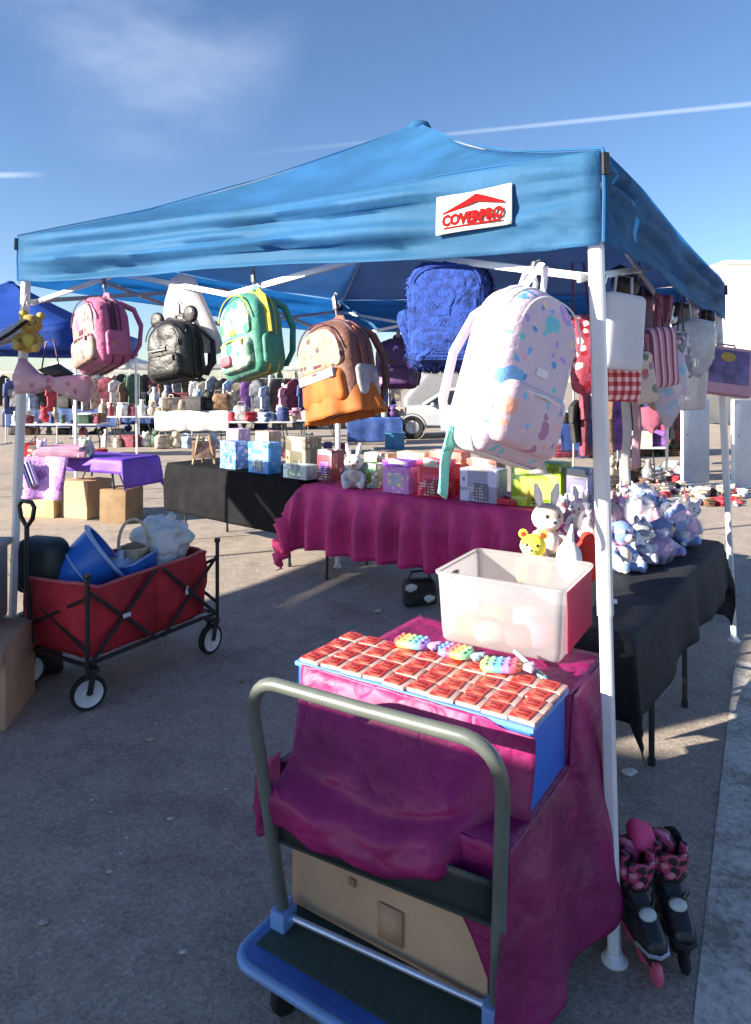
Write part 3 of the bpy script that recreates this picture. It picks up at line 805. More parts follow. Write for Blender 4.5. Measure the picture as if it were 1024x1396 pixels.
# clear storage bin
def clearplastic(name, col, alpha, tr_):
    m, nt, out = newmat(name); v = coords(nt)
    a = N(nt, 'ShaderNodeBsdfTransparent'); a.inputs[0].default_value = (.97, .97, .98, 1)
    p = N(nt, 'ShaderNodeBsdfPrincipled'); p.inputs['Base Color'].default_value = (*col, 1); p.inputs['Roughness'].default_value = .28
    L(nt, bump_n(nt, noise_n(nt, v, 8, 3), .15, .01), p.inputs['Normal'])
    t_ = N(nt, 'ShaderNodeBsdfTranslucent'); t_.inputs[0].default_value = (*col, 1)
    m1 = N(nt, 'ShaderNodeMixShader'); m1.inputs[0].default_value = tr_; L(nt, p.outputs[0], m1.inputs[1]); L(nt, t_.outputs[0], m1.inputs[2])
    m2 = N(nt, 'ShaderNodeMixShader'); L(nt, m1.outputs[0], m2.inputs[1]); L(nt, a.outputs[0], m2.inputs[2])
    f = math_n(nt, 'MULTIPLY_ADD', noise_n(nt, v, 3, 3), .25); f.node.inputs[2].default_value = alpha-.12
    L(nt, f, m2.inputs[0]); L(nt, m2.outputs[0], out.inputs[0]); return m
m_bin = clearplastic('frosted clear plastic', (.72, .71, .72), .57, .6)
b0 = Vector((.203, 2.35, 0)); b1 = Vector((.574, 2.13, 0)); e = (b1-b0); bw = e.length; bang = math.atan2(e.y, e.x)
nrm = Vector((-e.y, e.x, 0)).normalized(); bd = .37; bc = (b0+b1)/2+nrm*bd/2; ZB = .7945
bn = thing('storage_bin', 'frosted clear plastic bin with toys inside and a hand hole', 'storage bin', (bc.x, bc.y, ZB), (0, 0, bang))
def wall(u0, v0, u1, v1, h=.232, tp=.022):
    return lambda u, v: Vector(((u0+(u1-u0)*u)*(1-tp*(1-v)*2/bw*1.0), (v0+(v1-v0)*u)*(1-tp*(1-v)*2/bd), .004+h*v))
b = MB(); X_, Y_ = bw/2, bd/2
ring = rrect(bw, bd, .025, 4)
n_ = len(ring)
vs = []; fs = []
prof = [(.90, .004), (.93, .012), (.945, .04), (.985, .20), (1.0, .226), (1.025, .228), (1.03, .236), (1.0, .238)]
for (s_, z_) in prof:
    for (x, y) in ring: vs.append((x*s_, y*s_, z_))
hole = set()
for i in range(len(prof)-1):
    for k in range(n_): fs.append((i*n_+k, i*n_+(k+1) % n_, (i+1)*n_+(k+1) % n_, (i+1)*n_+k))
fs.append(tuple(range(n_))); b.add(vs, fs); b.build('bin_shell', m_bin, bn, thick=.003)
b = MB()
oval = [(.04*math.cos(a), .013*math.sin(a)*(1 if math.sin(a) < 0 else .8)) for a in [2*pi*k/20 for k in range(20)]]
b.pillow(oval, .004, 6, 3, T=Matrix.Translation((-bw/2*.985-.001, -.04, .195)) @ Matrix.Rotation(pi/2, 4, 'Z')); b.build('handle_hole', m_black, bn)
m_redsheet = M('crimson cardboard', (.62, .02, .085), .5, .12)
b = MB(); b.box((bw/2*.99+.006, .0, .128), (.004, bd*.84, .19), 0, .001); o = b.build('cardboard_sheet', m_redsheet)
o.location = bn.location; o.rotation_euler = bn.rotation_euler; tag(o, 'crimson cardboard sheet propped against the right end of the clear bin', 'cardboard')
cont = [((-.13, -.10), (.05, .045, .04), lin(235, 150, 90), 'orange soft ball'), ((-.05, -.12), (.055, .04, .035), lin(230, 190, 170), 'beige soft pouch'), ((.05, -.11), (.05, .05, .035), lin(225, 120, 110), 'coral soft ball'), ((.11, -.08), (.045, .05, .05), lin(225, 150, 175), 'pink soft pouch'), ((-.08, .02), (.06, .05, .04), lin(240, 190, 120), 'apricot soft pouch'), ((.03, .05), (.06, .06, .04), lin(230, 225, 220), 'white soft ball')]
for k, ((x, y), r, colr, nm) in enumerate(cont):
    b = MB(); b.blob((0, 0, r[2]*.98), r, 16, 10, p=2.4, nz=.15, nf=2, seed=k)
    o = b.build('soft_toy', M(nm, colr, .7, .2, bump=.5)); p = Vector((math.cos(bang)*x-math.sin(bang)*y, math.sin(bang)*x+math.cos(bang)*y, 0))
    o.location = Vector((bc.x, bc.y, ZB+.007))+p; tag(o, nm+' lying inside the frosted bin', 'toy')
# rod leaning on the bin
b = MB(); A_ = gp(702, 886, .84); A_.z = .835; B_ = gp(746, 922, .835); B_.z = .822
b.tube([A_, A_.lerp(B_, .9), B_], [.007, .008, .003], 10); b.tube([A_.lerp(B_, .75), A_.lerp(B_, .95)], .0095, 10)
o = b.build('wand', M('pale teal plastic', (.3, .48, .5), .3)); tag(o, 'pale teal plastic wand lying in front of the clear bin', 'wand')
# ------------------------------------------------------------------ folding wagon
WP = Vector((-1.48, 4.06, 0)); WA = math.atan2(.85, .50)-pi/2      # local +y runs from handle end to rear
m_wred = M('red wagon canvas', (.58, .025, .04), .7, .25, 5, .4, 30, .006, transl=.12, crease=.6, cscale=6, cdist=.03)
wg = thing('folding_wagon', 'red canvas folding wagon on white wheels, filled with bags and a bucket', 'wagon', WP, (0, 0, WA))
WW, WL = .275, .45
def wbox(u, v):      # canvas tub
    a = 2*pi*u
    ca, sa = math.cos(a), math.sin(a); e = .28
    x = math.copysign(abs(ca)**e, ca)*WW*(.98+.04*v); y = math.copysign(abs(sa)**e, sa)*WL*(.96+.05*v)
    z = .25+(.37+.015*math.sin(a*4))*v
    sag = .018*math.sin(pi*v)
    n = Vector((ca, sa, 0))
    w_ = .010*noise.noise(Vector((a*3, v*5, 2)))+.006*math.sin(a*10+v*6)
    return Vector((x, y, z))+n*(sag+w_)
b = MB(); b.grid(wbox, 72, 14); b.grid(lambda u, v: Vector(((u-.5)*2*WW*.97, (v-.5)*2*WL*.95, .255+.01*noise.noise(Vector((u*4, v*4, 1))))), 8, 12)
b.build('canvas_tub', m_wred, wg, thick=.004, sharp=2)
b = MB(); b.tube([wbox(k/60, 1)+Vector((0, 0, .002)) for k in range(60)], .009, 8, closed=True); b.build('rim_binding', M('pale red binding', (.6, .12, .13), .5), wg)
for sx in (-1, 1):
    b = MB(); X = sx*(WW+.035)
    for (p_, q_) in (((-WL, .24), (-.02, .62)), ((-.02, .24), (-WL, .60)), ((WL, .24), (.02, .62)), ((.02, .24), (WL, .60))):
        b.bar((X, p_[0], p_[1]), (X, q_[0], q_[1]), .012, .02)
        X += sx*.004
    X = sx*(WW+.035)
    b.build('side_lattice', m_blackmetal, wg)
    for y in (-WL-.015, WL+.015):
        b = MB(); b.tube([(X, y, .17), (X, y, .68)], .0115, 8); b.box((X, y, .69), (.03, .03, .03), 0, .01); b.build('corner_post', m_blackmetal, wg)
    b = MB(); b.bar((X, -WL, .245), (X, WL, .245), .016, .02); b.build('bottom_rail', m_blackmetal, wg)
    b = MB(); b.box((X+sx*.012, -.23, .43), (.004, .05, .022), 0, .002, T=Matrix.Rotation(.0, 4, 'X')); b.box((X+sx*.012, .2, .45), (.004, .02, .05), 0, .002); b.build('clip', m_white, wg)
for y in (-WL-.015, WL+.015):
    b = MB(); b.bar((-WW-.035, y, .24), (WW+.035, y, .24), .016, .02); b.bar((-WW-.035, y, .3), (WW+.035, y, .58), .01, .018); b.bar((-WW-.035, y+.005, .58), (WW+.035, y+.005, .3), .01, .018); b.build('end_frame', m_blackmetal, wg)
wh0 = None
for (x, y, sw) in ((-.24, -.42, -.25), (.285, -.44, -.45), (.295, .42, .0), (-.285, .42, .0)):
    t_ = Matrix.Translation((x, y, .092)) @ Matrix.Rotation(sw, 4, 'Z') @ Matrix.Rotation(pi/2, 4, 'Y')
    b = MB(); b.lathe([(.070, -.020), (.080, -.022), (.087, -.015), (.0885, 0), (.087, .015), (.080, .022), (.070, .020)], 26, T=t_, ring=True)
    w_ = b.build('wheel', m_rubber, wg)
    b = MB(); b.lathe([(0, -.018), (.02, -.02), (.03, -.008), (.062, -.012), (.073, -.019), (.073, .019), (.062, .012), (.03, .008), (.02, .02), (0, .018)], 22, T=t_)
    for k in range(6):
        a = k*pi/3
        for s_ in (-1, 1): b.bar(t_ @ Vector((.02*math.cos(a), .02*math.sin(a), s_*.012)), t_ @ Vector((.06*math.cos(a), .06*math.sin(a), s_*.014)), .008, .006)
    b.build('rim', m_wheel, w_)
    b = MB(); b.M = Matrix.Translation((x, y, 0)) @ Matrix.Rotation(sw, 4, 'Z')
    for s_ in (-1, 1): b.bar((s_*.03, .0, .09), (s_*.028, .02, .2), .008, .03)
    b.box((0, .018, .205), (.075, .06, .02), 0, .006); b.tube([(-.035, 0, .092), (.035, 0, .092)], .008, 8); b.build('wheel_fork', m_black, w_)
hb = MB(); hy0 = -WL-.03
hb.tube([(-.12, hy0, .28), (-.12, hy0-.03, .62), (-.12, hy0-.03, .90)], .013, 8)
b = hb; A_ = Vector((-.12, hy0-.03, .90))
b.tube([A_+Vector(q) for q in ((0, 0, 0), (-.05, 0, .05), (-.065, 0, .11), (-.04, 0, .135), (.04, 0, .135), (.065, 0, .11), (.05, 0, .05))], .012, 8, closed=True)
b.build('pull_handle', m_black, wg)
def wl(x, y, z): return WP+Vector((math.cos(WA)*x-math.sin(WA)*y, math.sin(WA)*x+math.cos(WA)*y, z))
# things in the wagon
m_tub = M('blue tub plastic', (.03, .17, .62), .35, .15, bump=.06); m_tubrim = M('pale blue rim', (.30, .45, .72), .4, .1)
t = thing('bucket', 'blue plastic bucket tipped over in the wagon', 'bucket', wl(-.08, -.20, .60), (rad(-28), rad(48), WA+.3))
t.scale = (1.3,)*3
b = MB(); b.lathe([(0, -.11), (.095, -.11), (.10, -.10), (.135, .11), (.143, .115), (.143, .13), (.130, .13), (.095, -.095), (0, -.098)], 28); b.build('bucket_body', m_tub, t)
b = MB(); b.tube([(.146*math.cos(2*pi*k/32), .146*math.sin(2*pi*k/32), .122) for k in range(32)], .008, 8, closed=True); b.tube([(.118*math.cos(2*pi*k/32), .118*math.sin(2*pi*k/32), .0) for k in range(32)], .005, 6, closed=True); b.build('rim', m_tubrim, t)
t = thing('plastic_tub', 'low blue tub with a pale rim beside the bucket in the wagon', 'tub', wl(.06, .03, .57), (rad(8), rad(-12), WA+.2))
b = MB(); ring = rrect(.22, .26, .04, 4); n_ = len(ring); vs = []; fs = []
pr = [(.8, -.07), (.84, -.066), (1, .06), (1.05, .062), (1.05, .072), (.97, .072), (.8, -.055)]
for (s_, z_) in pr: vs += [(x*s_, y*s_, z_) for x, y in ring]
for i in range(len(pr)-1):
    for k in range(n_): fs.append((i*n_+k, i*n_+(k+1) % n_, (i+1)*n_+(k+1) % n_, (i+1)*n_+k))
fs += [tuple(range(n_)), tuple((len(pr)-1)*n_+k for k in range(n_))]
b.add(vs, fs); b.build('tub_body', m_tub, t)
b = MB(); b.tube([(x*1.05, y*1.05, .068) for x, y in ring], .006, 6, closed=True); b.build('rim', m_tubrim, t)
m_bagw = M('white plastic bag', (.80, .80, .78), .35, .08, 10, .6, 22, .012, transl=.25)
b = MB(); b.blob((0, 0, 0), (.15, .13, .11), 40, 26, nz=.35, nf=2.2, seed=4, p=2.3); b.tube([(.02, 0, .08), (.05, .02, .14), (.03, .05, .12)], [.03, .022, .01], 8)
o = b.build('plastic_bag', m_bagw, sharp=3); o.location = wl(.02, .29, .70); o.rotation_euler = (0, .1, WA); o.scale = (1.15,)*3; tag(o, 'bulging white plastic bag on top of the wagon load', 'bag')
b = MB(); b.blob((0, 0, 0), (.09, .08, .09), 30, 20, nz=.4, nf=2.5, seed=9)
o = b.build('plastic_bag', m_bagw, sharp=3); o.location = wl(.10, .22, .60); tag(o, 'small crumpled white bag against the wagon rim', 'bag')
m_cream = M('cream wicker', (.62, .52, .36), .7, .25, 40, .5, 80)
t = thing('basket', 'cream basket with a tall loop handle in the wagon', 'basket', wl(.03, .06, .63), (0, 0, WA+.9))
b = MB(); b.lathe([(0, 0), (.07, 0), (.085, .06), (.09, .065), (.085, .07), (.078, .06), (.065, .01), (0, .01)], 20); b.build('basket_body', m_cream, t)
b = MB(); b.tube([(.082*math.cos(pi*k/16), 0, .06+.17*math.sin(pi*k/16)**.8) for k in range(17)], .009, 8); b.build('handle', m_cream, t)
m_tan = M('tan leather', (.34, .19, .11), .6, .2)
b = MB(); b.blob((0, 0, 0), (.10, .06, .045), 22, 14, p=2.6, nz=.12, seed=2); o = b.build('pouch', m_tan); o.location = wl(.0, .13, .655); o.rotation_euler = (.1, .2, WA+1.2); tag(o, 'tan pouch tucked before the white bag in the wagon', 'pouch')
b = MB(); b.box((0, 0, 0), (.26, .2, .02), 0, .006, jit=.003); o = b.build('cardboard_sheet', M('buff card', (.50, .42, .30), .8)); o.location = wl(-.02, .05, .628); o.rotation_euler = (.05, -.08, WA+.2); tag(o, 'buff card lying between bucket and white bag', 'card')
b = MB(); b.blob((0, 0, 0), (.08, .06, .06), 20, 12, nz=.3, seed=3); b.tube([(0, 0, .03), (0, .01, .1)], .02, 8)
o = b.build('bottle', M('pale blue bottle', (.45, .55, .72), .3)); o.location = wl(.06, -.06, .60); tag(o, 'pale blue bottle beside the basket handle', 'bottle')
b = MB(); b.box((0, 0, .0), (.34, .3, .22), 0, .01, jit=.004); o = b.build('carton', m_card); o.location = wl(-.02, .15, .40); tag(o, 'carton filling the bottom of the red wagon', 'carton')

# black folded bag and cartons of the neighbouring stall at the left edge
b = MB(); b.pillow(arch(.26, .36, .06, .03), .16, 4, 5, nz=.02, nf=5); b.tube([(-.05, 0, .17), (-.04, 0, .24), (.04, 0, .24), (.05, 0, .17)], .01, 6)
o = b.build('shopping_bag', M('black nylon', (.014, .014, .017), .5, .2, bump=.5)); o.location = (-1.93, 3.98, .18); o.rotation_euler = (0, 0, .5); tag(o, 'black nylon bag standing behind the wagon handle', 'bag')
b = MB(); b.pillow(arch(.26, .30, .06, .03), .18, 4, 5, nz=.02, nf=5)
o = b.build('shopping_bag', M('dark green nylon', (.02, .032, .03), .5, .2, bump=.5)); o.location = wl(-.20, -.36, .66); o.rotation_euler = (0.1, 0, WA+.3); tag(o, 'dark green bag in the wagon next to the handle', 'bag')
cb = thing('cardboard_carton', 'pale brown carton standing at the left edge beside the wagon', 'carton', (-2.07, 3.50, 0), (0, 0, rad(8)))
b = MB(); b.box((0, 0, .205), (.55, .42, .41), 0, .006, jit=.003); b.build('carton_body', m_card2, cb)
b = MB(); b.grid(lambda u, v: Vector((-.275+.55*u, -.211-.06*v, .408-.09*v)), 2, 2); b.build('carton_flap', m_card2, cb, thick=.004)
cb = thing('plastic_crate', 'grey plastic crate stacked on the pale carton at the left edge', 'crate', (-2.20, 3.53, .412), (0, 0, rad(8)))
m_gcrate = M('grey crate plastic', (.30, .29, .30), .5, .15)
b = MB(); b.box((0, 0, .20), (.50, .40, .40), 0, .02); b.build('crate_body', m_gcrate, cb)
b = MB(); b.box((0, 0, .40), (.53, .43, .04), 0, .012); b.build('crate_rim', m_gcrate, cb)

# ------------------------------------------------------------------ inline skates
m_boot = M('black skate shell', (.018, .018, .02), .38, .2, bump=.1); m_sk_pink = spots('pink skate lining', (.55, .06, .16), [(.03, .02, .025), (.7, .25, .35), (.03, .02, .025)], 40, .5, .8, rough=.55)
m_pinkw = M('pink urethane', (.72, .11, .22), .35, .1)
def skate(label, loc, rz, first=True):
    t = thing('inline_skate', label, 'skate', loc, (0, 0, rz), 'pair of inline skates by the canopy leg')
    # toe points to -y
    b = MB()
    prof = [(-.155, .105, .02, .016), (-.15, .115, .034, .03), (-.11, .125, .044, .04), (-.06, .14, .046, .052), (-.02, .165, .046, .068), (.03, .19, .046, .092), (.07, .19, .046, .092), (.10, .185, .04, .085), (.112, .17, .022, .06)]
    vs = []; fs = []; sg = 14
    for (y, zc, wx, hz) in prof:
        for k in range(sg):
            a = 2*pi*k/sg; vs.append((wx*math.copysign(abs(math.cos(a))**.75, math.cos(a)), y, zc-.012+hz*math.copysign(abs(math.sin(a))**.75, math.sin(a))))
    for i in range(len(prof)-1):
        for k in range(sg): fs.append((i*sg+k, i*sg+(k+1) % sg, (i+1)*sg+(k+1) % sg, (i+1)*sg+k))
    fs += [tuple(range(sg)), tuple((len(prof)-1)*sg+k for k in range(sg))]
    b.add(vs, fs); b.build('boot', m_boot, t, sub=1)
    b = MB()
    def cuff(u, v):
        a = 2*pi*u; z = .21+.085*v*(1-.28*max(0, -math.sin(a))) + (.012*math.sin(a*3) if v > .9 else 0)
        return Vector((math.cos(a)*(.05+.006*v), .045+math.sin(a)*(.062+.008*v)-.005*v, z))
    b.grid(cuff, 24, 6); b.build('cuff', m_boot, t, thick=.006)
    b = MB()
    def tongue(u, v): return Vector(((u-.5)*.068*(1+.25*v), -.022-.03*v-.02*(1-(2*u-1)**2)*.6, .20+.105*v))
    b.grid(tongue, 8, 6)
    for s_ in (-1, 1): b.tube([(s_*.03, .0, .2), (s_*.043, -.012, .26), (s_*.04, -.02, .315)], [.012, .014, .008], 8)
    b.build('tongue', m_sk_pink, t, thick=.008)
    b = MB(); b.blob((0, .06, .265), (.042, .045, .045), 14, 8, nz=.2); b.build('liner', m_sk_pink, t)
    b = MB(); b.tube([(-.05, .0, .205), (-.02, -.035, .212), (.02, -.035, .212), (.052, .0, .205)], .006, 6, ry=.012); b.tube([(-.05, -.03, .172), (-.02, -.075, .176), (.02, -.075, .176), (.052, -.03, .172)], .005, 6, ry=.01); b.build('strap', m_black, t)
    b = MB(); b.M = Matrix.Translation((0, -.085, .168)) @ Matrix.Rotation(rad(38), 4, 'X'); b.blob((0, 0, 0), (.028, .02, .012), 18, 8); b.build('instep_badge', M('pale grey badge', (.62, .64, .6), .35), t)
    b = MB(); b.tube([(-.047, -.1, .1), (-.03, -.15, .098), (0, -.163, .098), (.03, -.15, .098), (.047, -.1, .1)], .006, 6); b.build('toe_bumper', m_alu if first else m_black, t)
    b = MB()
    for s_ in (-1, 1): b.box((s_*.017, -.01, .072), (.004, .25, .045), 0, .0015)
    b.box((0, -.01, .093), (.05, .22, .01), 0, .003); b.build('frame', m_black, t)
    for k in range(4):
        wy = -.135+.082*k
        b = MB(); b.M = Matrix.Translation((0, wy, .037)) @ Matrix.Rotation(pi/2, 4, 'Y')
        b.lathe([(.012, -.012), (.026, -.012), (.033, -.008), (.037, 0), (.033, .008), (.026, .012), (.012, .012)], 20)
        b.build('skate_wheel', m_pinkw if first else m_rubber, t)
    return t
s1 = gp(888, 1352); skate('inline skate with a bright pink front wheel, nearer the white canopy leg', (s1.x+.01, s1.y+.15, 0), rad(6)).scale = (.93,)*3
s2 = gp(942, 1340); skate('inline skate with dark wheels and pink tongue, farther from the canopy leg', (s2.x+.005, s2.y+.16, 0), rad(-4), False).scale = (.93,)*3
b = MB(); b.pillow(arch(.075, .085, .015, .01), .05, 4, 4, nz=.008, nf=20); o = b.build('sock', M('hot pink knit', (.72, .07, .2), .8, .15, bump=.5)); o.location = s1+Vector((.055, .215, .285)); o.rotation_euler = (rad(-50), rad(15), .2)
tag(o, 'hot pink sock stuffed between the two skates', 'sock')

# litter on the asphalt
for k, (px, py, s_, c_, lab) in enumerate([(858, 1056, .035, (.7, .7, .68), 'scrap of white paper on the asphalt right of the magenta cloth'), (232, 1118, .014, (.6, .58, .52), 'pale pebble on the asphalt left of the hand truck'), (150, 1190, .012, (.5, .48, .45), 'small grey pebble on the open asphalt at the left'),
                                      (60, 1260, .016, (.45, .42, .38), 'brown grey pebble near the left edge of the asphalt'), (250, 1300, .011, (.6, .6, .58), 'tiny white pebble by the hand truck bumper'), (515, 835, .03, (.55, .5, .4), 'buff scrap of card on the ground before the fuchsia table'), (205, 1010, .02, (.4, .37, .3), 'dry leaf on the asphalt below the wagon'), (330, 930, .018, (.3, .2, .1), 'brown leaf on the shaded ground behind the truck handle')]):
    p = gp(px, py); b = MB(); b.blob((0, 0, s_*.3), (s_, s_*.7, s_*.32), 10, 6, nz=.5, nf=2.2, seed=k); nm = 'leaf' if 'leaf' in lab else 'pebble' if 'pebble' in lab else 'paper_scrap'; o = b.build(nm, M('litter %d' % k, c_, .8)); o.location = (p.x, p.y, .002); tag(o, lab, nm.replace('_', ' '))
# ------------------------------------------------------------------ things hanging under the front valance
P1 = Vector((.66, 2.0, 0)); P2 = Vector((-1.97, 3.79, 0)); P3 = Vector((2.27, 4.48, 0))
def hang_at(px, z, off=0.0, line='front'):
    k = (px-CX)/F
    A, B = (P1, P2) if line == 'front' else (P1, P3)
    dx, dy = B.x-A.x, B.y-A.y
    t = (k*A.y-A.x)/(dx-k*dy)
    return Vector((A.x+dx*t, A.y+dy*t+off, z))
def zat(py, Y): return HC-(py-HY)*Y/F
m_hook = M('dull steel hook', (.25, .25, .26), .4, metal=.6)
def backpack(label, W, H, D, mb, mp, mt, ms, loc, rot, rt=.45, pocket=(.82, .38, -.24), top_loop=.05, hook=.08, straps=True, gm=None, extra=None, name='backpack', nz=.010, ppow=5):
    """origin at the hook; the body hangs below; front looks to -y"""
    t = thing(name, label, 'backpack', loc, rot, 'backpacks hanging under the front valance')
    zc = -hook-top_loop-H/2
    out = arch(W, H, W*rt, W*.14, 8)
    T = Matrix.Translation((0, 0, zc))
    b = MB(); b.pillow(out, D, ppow, 8, T=T, nz=nz, nf=14, seed=len(label), bulge=.12); b.build('bag_body', mb, t)
    if pocket:
        pw, ph, pz = pocket
        b = MB(); b.pillow(arch(W*pw, H*ph, W*.13, W*.10, 6), D*.5, 5, 6, T=Matrix.Translation((0, -D*.42, zc+H*pz)), nz=nz*.6, nf=16, seed=len(label)+3, bulge=.15); pk_ = b.build('front_pocket', mp, t)
        b = MB(); zt = zc+H*(pz+ph*.36)
        b.tube([(-W*pw*.42, -D*.62, zt), (0, -D*.72, zt+.004), (W*pw*.42, -D*.62, zt)], .0035, 6); b.tube([(W*pw*.36, -D*.68, zt), (W*pw*.37, -D*.70, zt-.022)], .004, 6); b.build('zip', mt, pk_)
    b = MB()
    for f_, r in ((.80, .0045), ):
        pts = [(x*1.004, -D*.12, z*1.004+zc) for x, z in out]; b.tube(pts, r, 6, closed=True)
    pts = [(x*1.004, D*.16, z*1.004+zc) for x, z in out]; b.tube(pts, .0035, 6, closed=True)
    b.build('piping', mt, t)
    zt = zc+H/2
    b = MB()
    pts = [(x*.86, -D*.5-.006, zc+H*.03+z*.84) for x, z in out[0:17]]
    b.tube(pts, .0028, 5); b.box((W*.36, -D*.53, zc+H*.10), (.010, .006, .026), 0, .002); b.box((-W*.02, -D*.57, zc+H*.02), (.045, .004, .022), 0, .001)
    b.build('stitched_seam', mt, t)
    b = MB(); b.tube([(W*.40, -D*.2, zt-H*.16), (W*.46, -D*.32, zt-H*.24), (W*.455, -D*.34, zt-H*.33)], .004, 6); b.build('zip_puller', mt, t)
    b = MB(); b.tube([(-W*.11, D*.22, zt-.012), (-W*.09, D*.22, zt+top_loop*.7), (0, D*.2, zt+top_loop), (W*.09, D*.22, zt+top_loop*.7), (W*.11, D*.22, zt-.012)], .006, 6, ry=.011); b.build('grab_handle', ms, t)
    b = MB(); b.tube([(0, D*.2, zt+top_loop-.01), (0, D*.2, zt+top_loop+.02), (0, D*.2, .012), (.012, D*.2, .024), (.022, D*.2, .014)], .004, 6); b.box((0, D*.2, -.012), (.02, .014, .05), 0, .004); b.build('hanging_hook', m_hook, t)
    if straps:
        for s_ in (-1, 1):
            b = MB(); b.tube([(s_*W*.2, D*.42, zt-.03), (s_*W*.3, D*.75, zt-H*.2), (s_*W*.38, D*.85, zt-H*.45), (s_*W*.43, D*.7, zt-H*.75), (s_*W*.42, D*.45, zt-H*.93)], .016, 8, ry=.006, up=(0, 1, 0)); b.build('shoulder_strap', ms, t)
    if gm:
        for s_ in (-1, 1):
            b = MB(); b.pillow(arch(D*.62, H*.34, .02, .015, 5), .03, 4, 5, T=Matrix.Translation((s_*W*.5, D*.02, zc-H*.24)) @ Matrix.Rotation(pi/2, 4, 'Z'), nz=.004, nf=20); b.build('side_pocket', gm, t)
    if extra: extra(t, W, H, D, zc)
    return t
# pink
m_bpink = M('pink canvas', (.46, .11, .23), .6, .15, bump=.4, sheen=.2, crease=.7, cscale=9, cdist=.025); m_bpink2 = spots('pink printed front', (.36, .23, .20), [lin(175, 150, 115), lin(165, 105, 125), lin(100, 75, 85), lin(190, 165, 140)], 34, .36, .6)
m_dk = M('dark maroon tape', (.10, .02, .045), .5)
def pink_extra(t, W, H, D, zc):
    b = MB(); b.pillow(arch(W*.8, H*.46, W*.3, .02, 6), .025, 5, 5, T=Matrix.Translation((0, -D*.49, zc+H*.16)), nz=.003); b.build('printed_panel', m_bpink2, t)
    b = MB(); b.tube([(W*.505, -D*.02, zc-.30*H), (W*.505, -D*.05, zc+.1*H), (W*.43, -D*.04, zc+.36*H)], .006, 6); b.tube([(W*.505, D*.06, zc-.30*H), (W*.505, D*.03, zc+.1*H), (W*.43, D*.04, zc+.36*H)], .006, 6); b.build('zip_tape', m_dk, t)
    b = MB(); b.box((W*.535, -.0, zc-.28*H), (.008, .06, .035), 0, .004); b.build('patch', M('orange patch', (.55, .22, .12), .6), t)
p = hang_at(132, 0); z = zat(382, p.y); p.z = z
backpack('pink backpack with a printed front panel, hanging left of the black one', .30, .345, .17, m_bpink, m_bpink2, m_dk, m_bpink, p, (0, rad(-13), rad(-46)), hook=.07, top_loop=.03, gm=m_bpink, extra=pink_extra)
# black with round ears, and the sheer bag behind
m_bk = M('black quilted nylon', (.012, .012, .014), .5, .3, bump=.5, sheen=.1, crease=.7, cscale=9, cdist=.025)
def ears(t, W, H, D, zc):
    for s_ in (-1, 1):
        b = MB(); b.pillow([(.038*math.cos(2*pi*k/20), .038*math.sin(2*pi*k/20)) for k in range(20)], .03, 3, 5, T=Matrix.Translation((s_*W*.42, 0, zc+H*.5+.012))); b.build('round_ear', m_bk, t)
    b = MB(); b.tube([(W*.3, D*.4, zc+H*.4), (W*.62, D*.5, zc+.1*H), (W*.72, D*.3, zc-.25*H), (W*.5, D*.2, zc-.42*H)], .018, 8, ry=.006); b.build('loose_strap', m_bk, t)
    b = MB(); b.box((-.03, -D*.62, zc+.0), (.10, .003, .004), 0, .001); b.build('zip', m_hook, t)
p = hang_at(236, 0); p.z = zat(418, p.y)
backpack('black backpack with round ears in front of the sheer white bag', .24, .27, .14, m_bk, m_bk, m_bk, m_bk, p, (0, rad(-6), rad(-30)), hook=.03, top_loop=.03, extra=ears)
m_sheer = M('sheer white film', (.72, .68, .70), .35, .12, 8, .6, 18, .01, transl=.45, clear=.12)
b = MB(); b.pillow([(-.05, .20), (-.09, .1), (-.115, -.02), (-.13, -.13), (-.08, -.16), (.02, -.14), (.16, -.17), (.20, -.15), (.15, .0), (.09, .12), (.06, .20), (0, .215)], .06, 3, 6, nz=.014, nf=9)
b.tube([(0, 0, .2), (0, 0, .25)], .004, 6)
p = hang_at(243, 0, .10); o = b.build('plastic_bag', m_sheer); o.location = (p.x, p.y, zat(438, p.y)); o.rotation_euler = (0, rad(-4), rad(-15)); tag(o, 'sheer white bag hanging behind the black backpack', 'bag')
# green
m_gr = M('teal green canvas', (.045, .24, .17), .6, .2, bump=.4, sheen=.2, crease=.7, cscale=9, cdist=.025); m_grp = spots('mint printed front', (.30, .46, .36), [lin(120, 180, 150), lin(70, 120, 95), lin(215, 220, 210), lin(50, 135, 110)], 17, .42, .75)
m_yel = M('olive yellow piping', (.45, .40, .05), .5)
def gr_extra(t, W, H, D, zc):
    b = MB(); b.pillow(arch(W*.8, H*.42, W*.3, .02, 6), .025, 5, 5, T=Matrix.Translation((0, -D*.49, zc+H*.17)), nz=.003); b.build('printed_panel', m_grp, t)
    b = MB(); b.tube([(W*.51, -D*.05, zc-.05*H), (W*.51, -D*.06, zc+.14*H), (W*.44, -D*.05, zc+.36*H), (W*.3, -D*.05, zc+.47*H)], .010, 6, ry=.016); b.build('yellow_band', m_yel, t)
    b = MB(); b.pillow(arch(.07, .04, .012, .012), .02, 4, 4, T=Matrix.Translation((-W*.12, -D*.73, zc-.31*H))); b.build('red_patch', M('red patch', (.6, .1, .14), .6), t)
p = hang_at(336, 0); p.z = zat(372, p.y)
backpack('green backpack with a mint print and a yellow band on its side', .265, .335, .15, m_gr, m_grp, m_yel, m_gr, p, (0, rad(-10), rad(-48)), hook=.06, top_loop=.03, gm=m_gr, extra=gr_extra)
